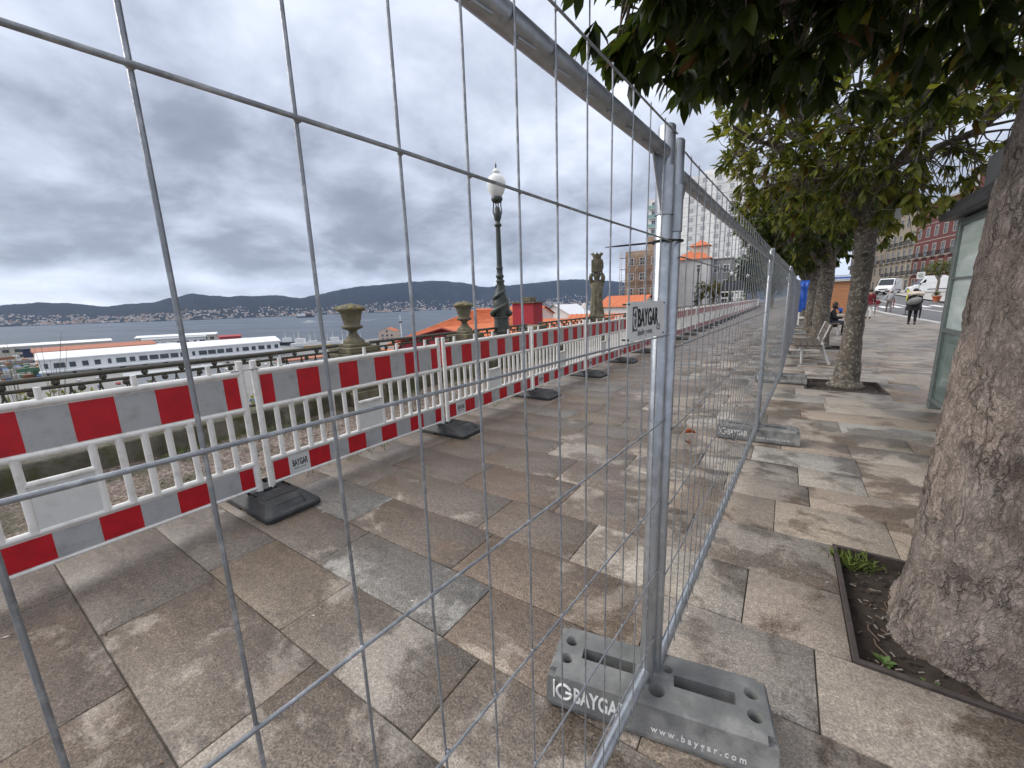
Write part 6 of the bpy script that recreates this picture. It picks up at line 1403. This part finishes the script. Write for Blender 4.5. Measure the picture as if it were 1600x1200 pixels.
def ships():
    wt = simple('ship_white', (.80, .80, .78), .4); rdh = simple('ship_dark_red', (.10, .02, .03), .5); wk = simple('wake_foam', (.72, .75, .78), .6); yl = simple('boat_ochre', (.40, .27, .10), .7); dk = simple('ship_dark_hull', (.02, .025, .04), .5)
    def hull(L, B, Hh): return [(-L/2, -B/2), (L*.3, -B/2), (L/2, 0), (L*.3, B/2), (-L/2, B/2)]
    o = thing('car_carrier_ship', 'ship with tall white block and dark red hull crossing the bay', 'ship', None, (-2960, 1655, SEA), R(62)); b = MB(); b.prism(hull(120, 22, 9), 0, 10, 'z'); b.build('hull', dk, o); b = MB(); b.box(-55, 0, -11, 11, 10, 28); b.build('white_block', wt, o); b = MB(); b.box(0.2, 46, -10, 10, 10, 24); b.build('red_block', rdh, o); b = MB(); b.box(-20, -8, -9, 9, 28.1, 32); b.build('bridge', wt, o); b = MB(); b.box(30, 36, -3, 3, 24.1, 31); b.build('funnel', rdh, o)
    o = thing('ferry_boat', 'small white ferry with a foaming wake in the middle of the bay', 'boat', None, (-1560, 885, SEA), R(240)); b = MB(); b.prism(hull(44, 9, 3), 0, 3.6, 'z'); b.build('hull', wt, o); b = MB(); b.box(-14, 10, -3.6, 3.6, 3.6, 7.5); b.build('cabin', wt, o); b = MB(); b.box(-2, 5, -2.5, 2.5, 7.5, 10); b.build('wheelhouse', wt, o)
    m = MB(); V = []; n = 26; rng = random.Random(6)
    for k in range(n):
        t = k/(n-1); x = -22-230*t; w = 4+9*t; V += [(x, -w*rng.uniform(.6, 1), .25), (x, w*rng.uniform(.6, 1), .25)]
    m.add(V, [(2*k, 2*k+1, 2*k+3, 2*k+2) for k in range(n-1)]); tag(m.build('ferry_wake', wk, None, (-1560, 885, SEA), R(240)), 'white foaming wake trailing behind the small ferry', 'wake', kind='stuff')
    def trawler(label, x, y, a, L, main, grp='fishing boats at the quay'):
        o = thing('fishing_boat', label, 'boat', grp, (x, y, SEA), a); b = MB(); b.prism(hull(L, L*.22, 3), 0, L*.10, 'z'); b.build('hull', main, o); b = MB(); b.box(-L*.35, -L*.05, -L*.08, L*.08, L*.10, L*.26); b.build('wheelhouse', wt, o)
        for q in (-.25, .1, .3): b = MB(); b.path([(L*q, 0, L*.1), (L*q, 0, L*.5)], [.35, .15], 6); b.build('mast', wt, o)
        b = MB(); b.path([(L*.1, 0, L*.45), (L*.42, 0, L*.2)], .2, 5); b.build('boom', yl, o)
    trawler('ochre fishing boat at the tip of the pier', -470, 275, R(60), 34, yl); trawler('white fishing boat beside the ochre boat at the pier tip', -515, 285, R(40), 38, wt); trawler('white masted boat moored left of the pinkish house', -462, 318, R(70), 30, wt); trawler('white boat with tall masts just left of the pinkish house', -498, 322, R(50), 34, wt); trawler('dark hulled fishing boat behind the pier tip', -560, 290, R(30), 36, dk)
ships()
def litter():
    rng = random.Random(23); b = MB()
    for k in range(330):
        y = rng.uniform(-.3, 9)**1.0; x = rng.uniform(-3.2, 2.2); s = rng.uniform(.004, .011); a = rng.uniform(0, 6.3)
        if PITS[0][0]-.05 < x < PITS[0][1]+.05 and PITS[0][2]-.05 < y < PITS[0][3]+.05: continue
        if x < .2 and rng.random() < .72: continue
        b.add([(-s*1.7, 0, .0025), (0, -s*.5, .003), (s*1.7, 0, .005), (0, s*.6, .004)], [(0, 1, 2, 3)], rng.choice((0, 0, 1)), M=Matrix.Translation((x, y, 0)) @ Matrix.Rotation(a, 4, 'Z'))
    tag(b.build('fallen_petals', [simple('cream_petal', (.66, .62, .54), .7), simple('brown_husk', (.16, .10, .06), .8)]), 'small pale petals and husks strewn on the paving', 'petals', kind='stuff')
    l = thing('fallen_leaf', 'curled orange red fallen leaf on the paving behind the fence', 'leaf', None, (-.83, 4.60, .012), .6); m = MB(); m.add([tuple((p[0]*.14, p[1]*.16, .02+abs(p[1])*.22+p[2]*.1)) for p in LV.tolist()], LT.tolist()); m.build('blade', simple('orange_leaf', (.42, .10, .03), .6), l); m = MB(); m.path([(0, 0, .02), (-.03, .005, .008)], .0018, 5); m.build('stalk', simple('leaf_stalk', (.2, .1, .05), .7), l)
    l = thing('fallen_leaf', 'small brown curled leaf beside the orange fallen leaf', 'leaf', None, (-.70, 4.25, .01), 2.2); m = MB(); m.add([tuple((p[0]*.11, p[1]*.13, .015+abs(p[1])*.2+p[2]*.1)) for p in LV.tolist()], LT.tolist()); m.build('blade', simple('brown_leaf', (.13, .06, .035), .7), l); m = MB(); m.path([(0, 0, .015), (-.025, .003, .006)], .0016, 5); m.build('stalk', simple('leaf_stalk2', (.15, .08, .05), .7), l)
litter()
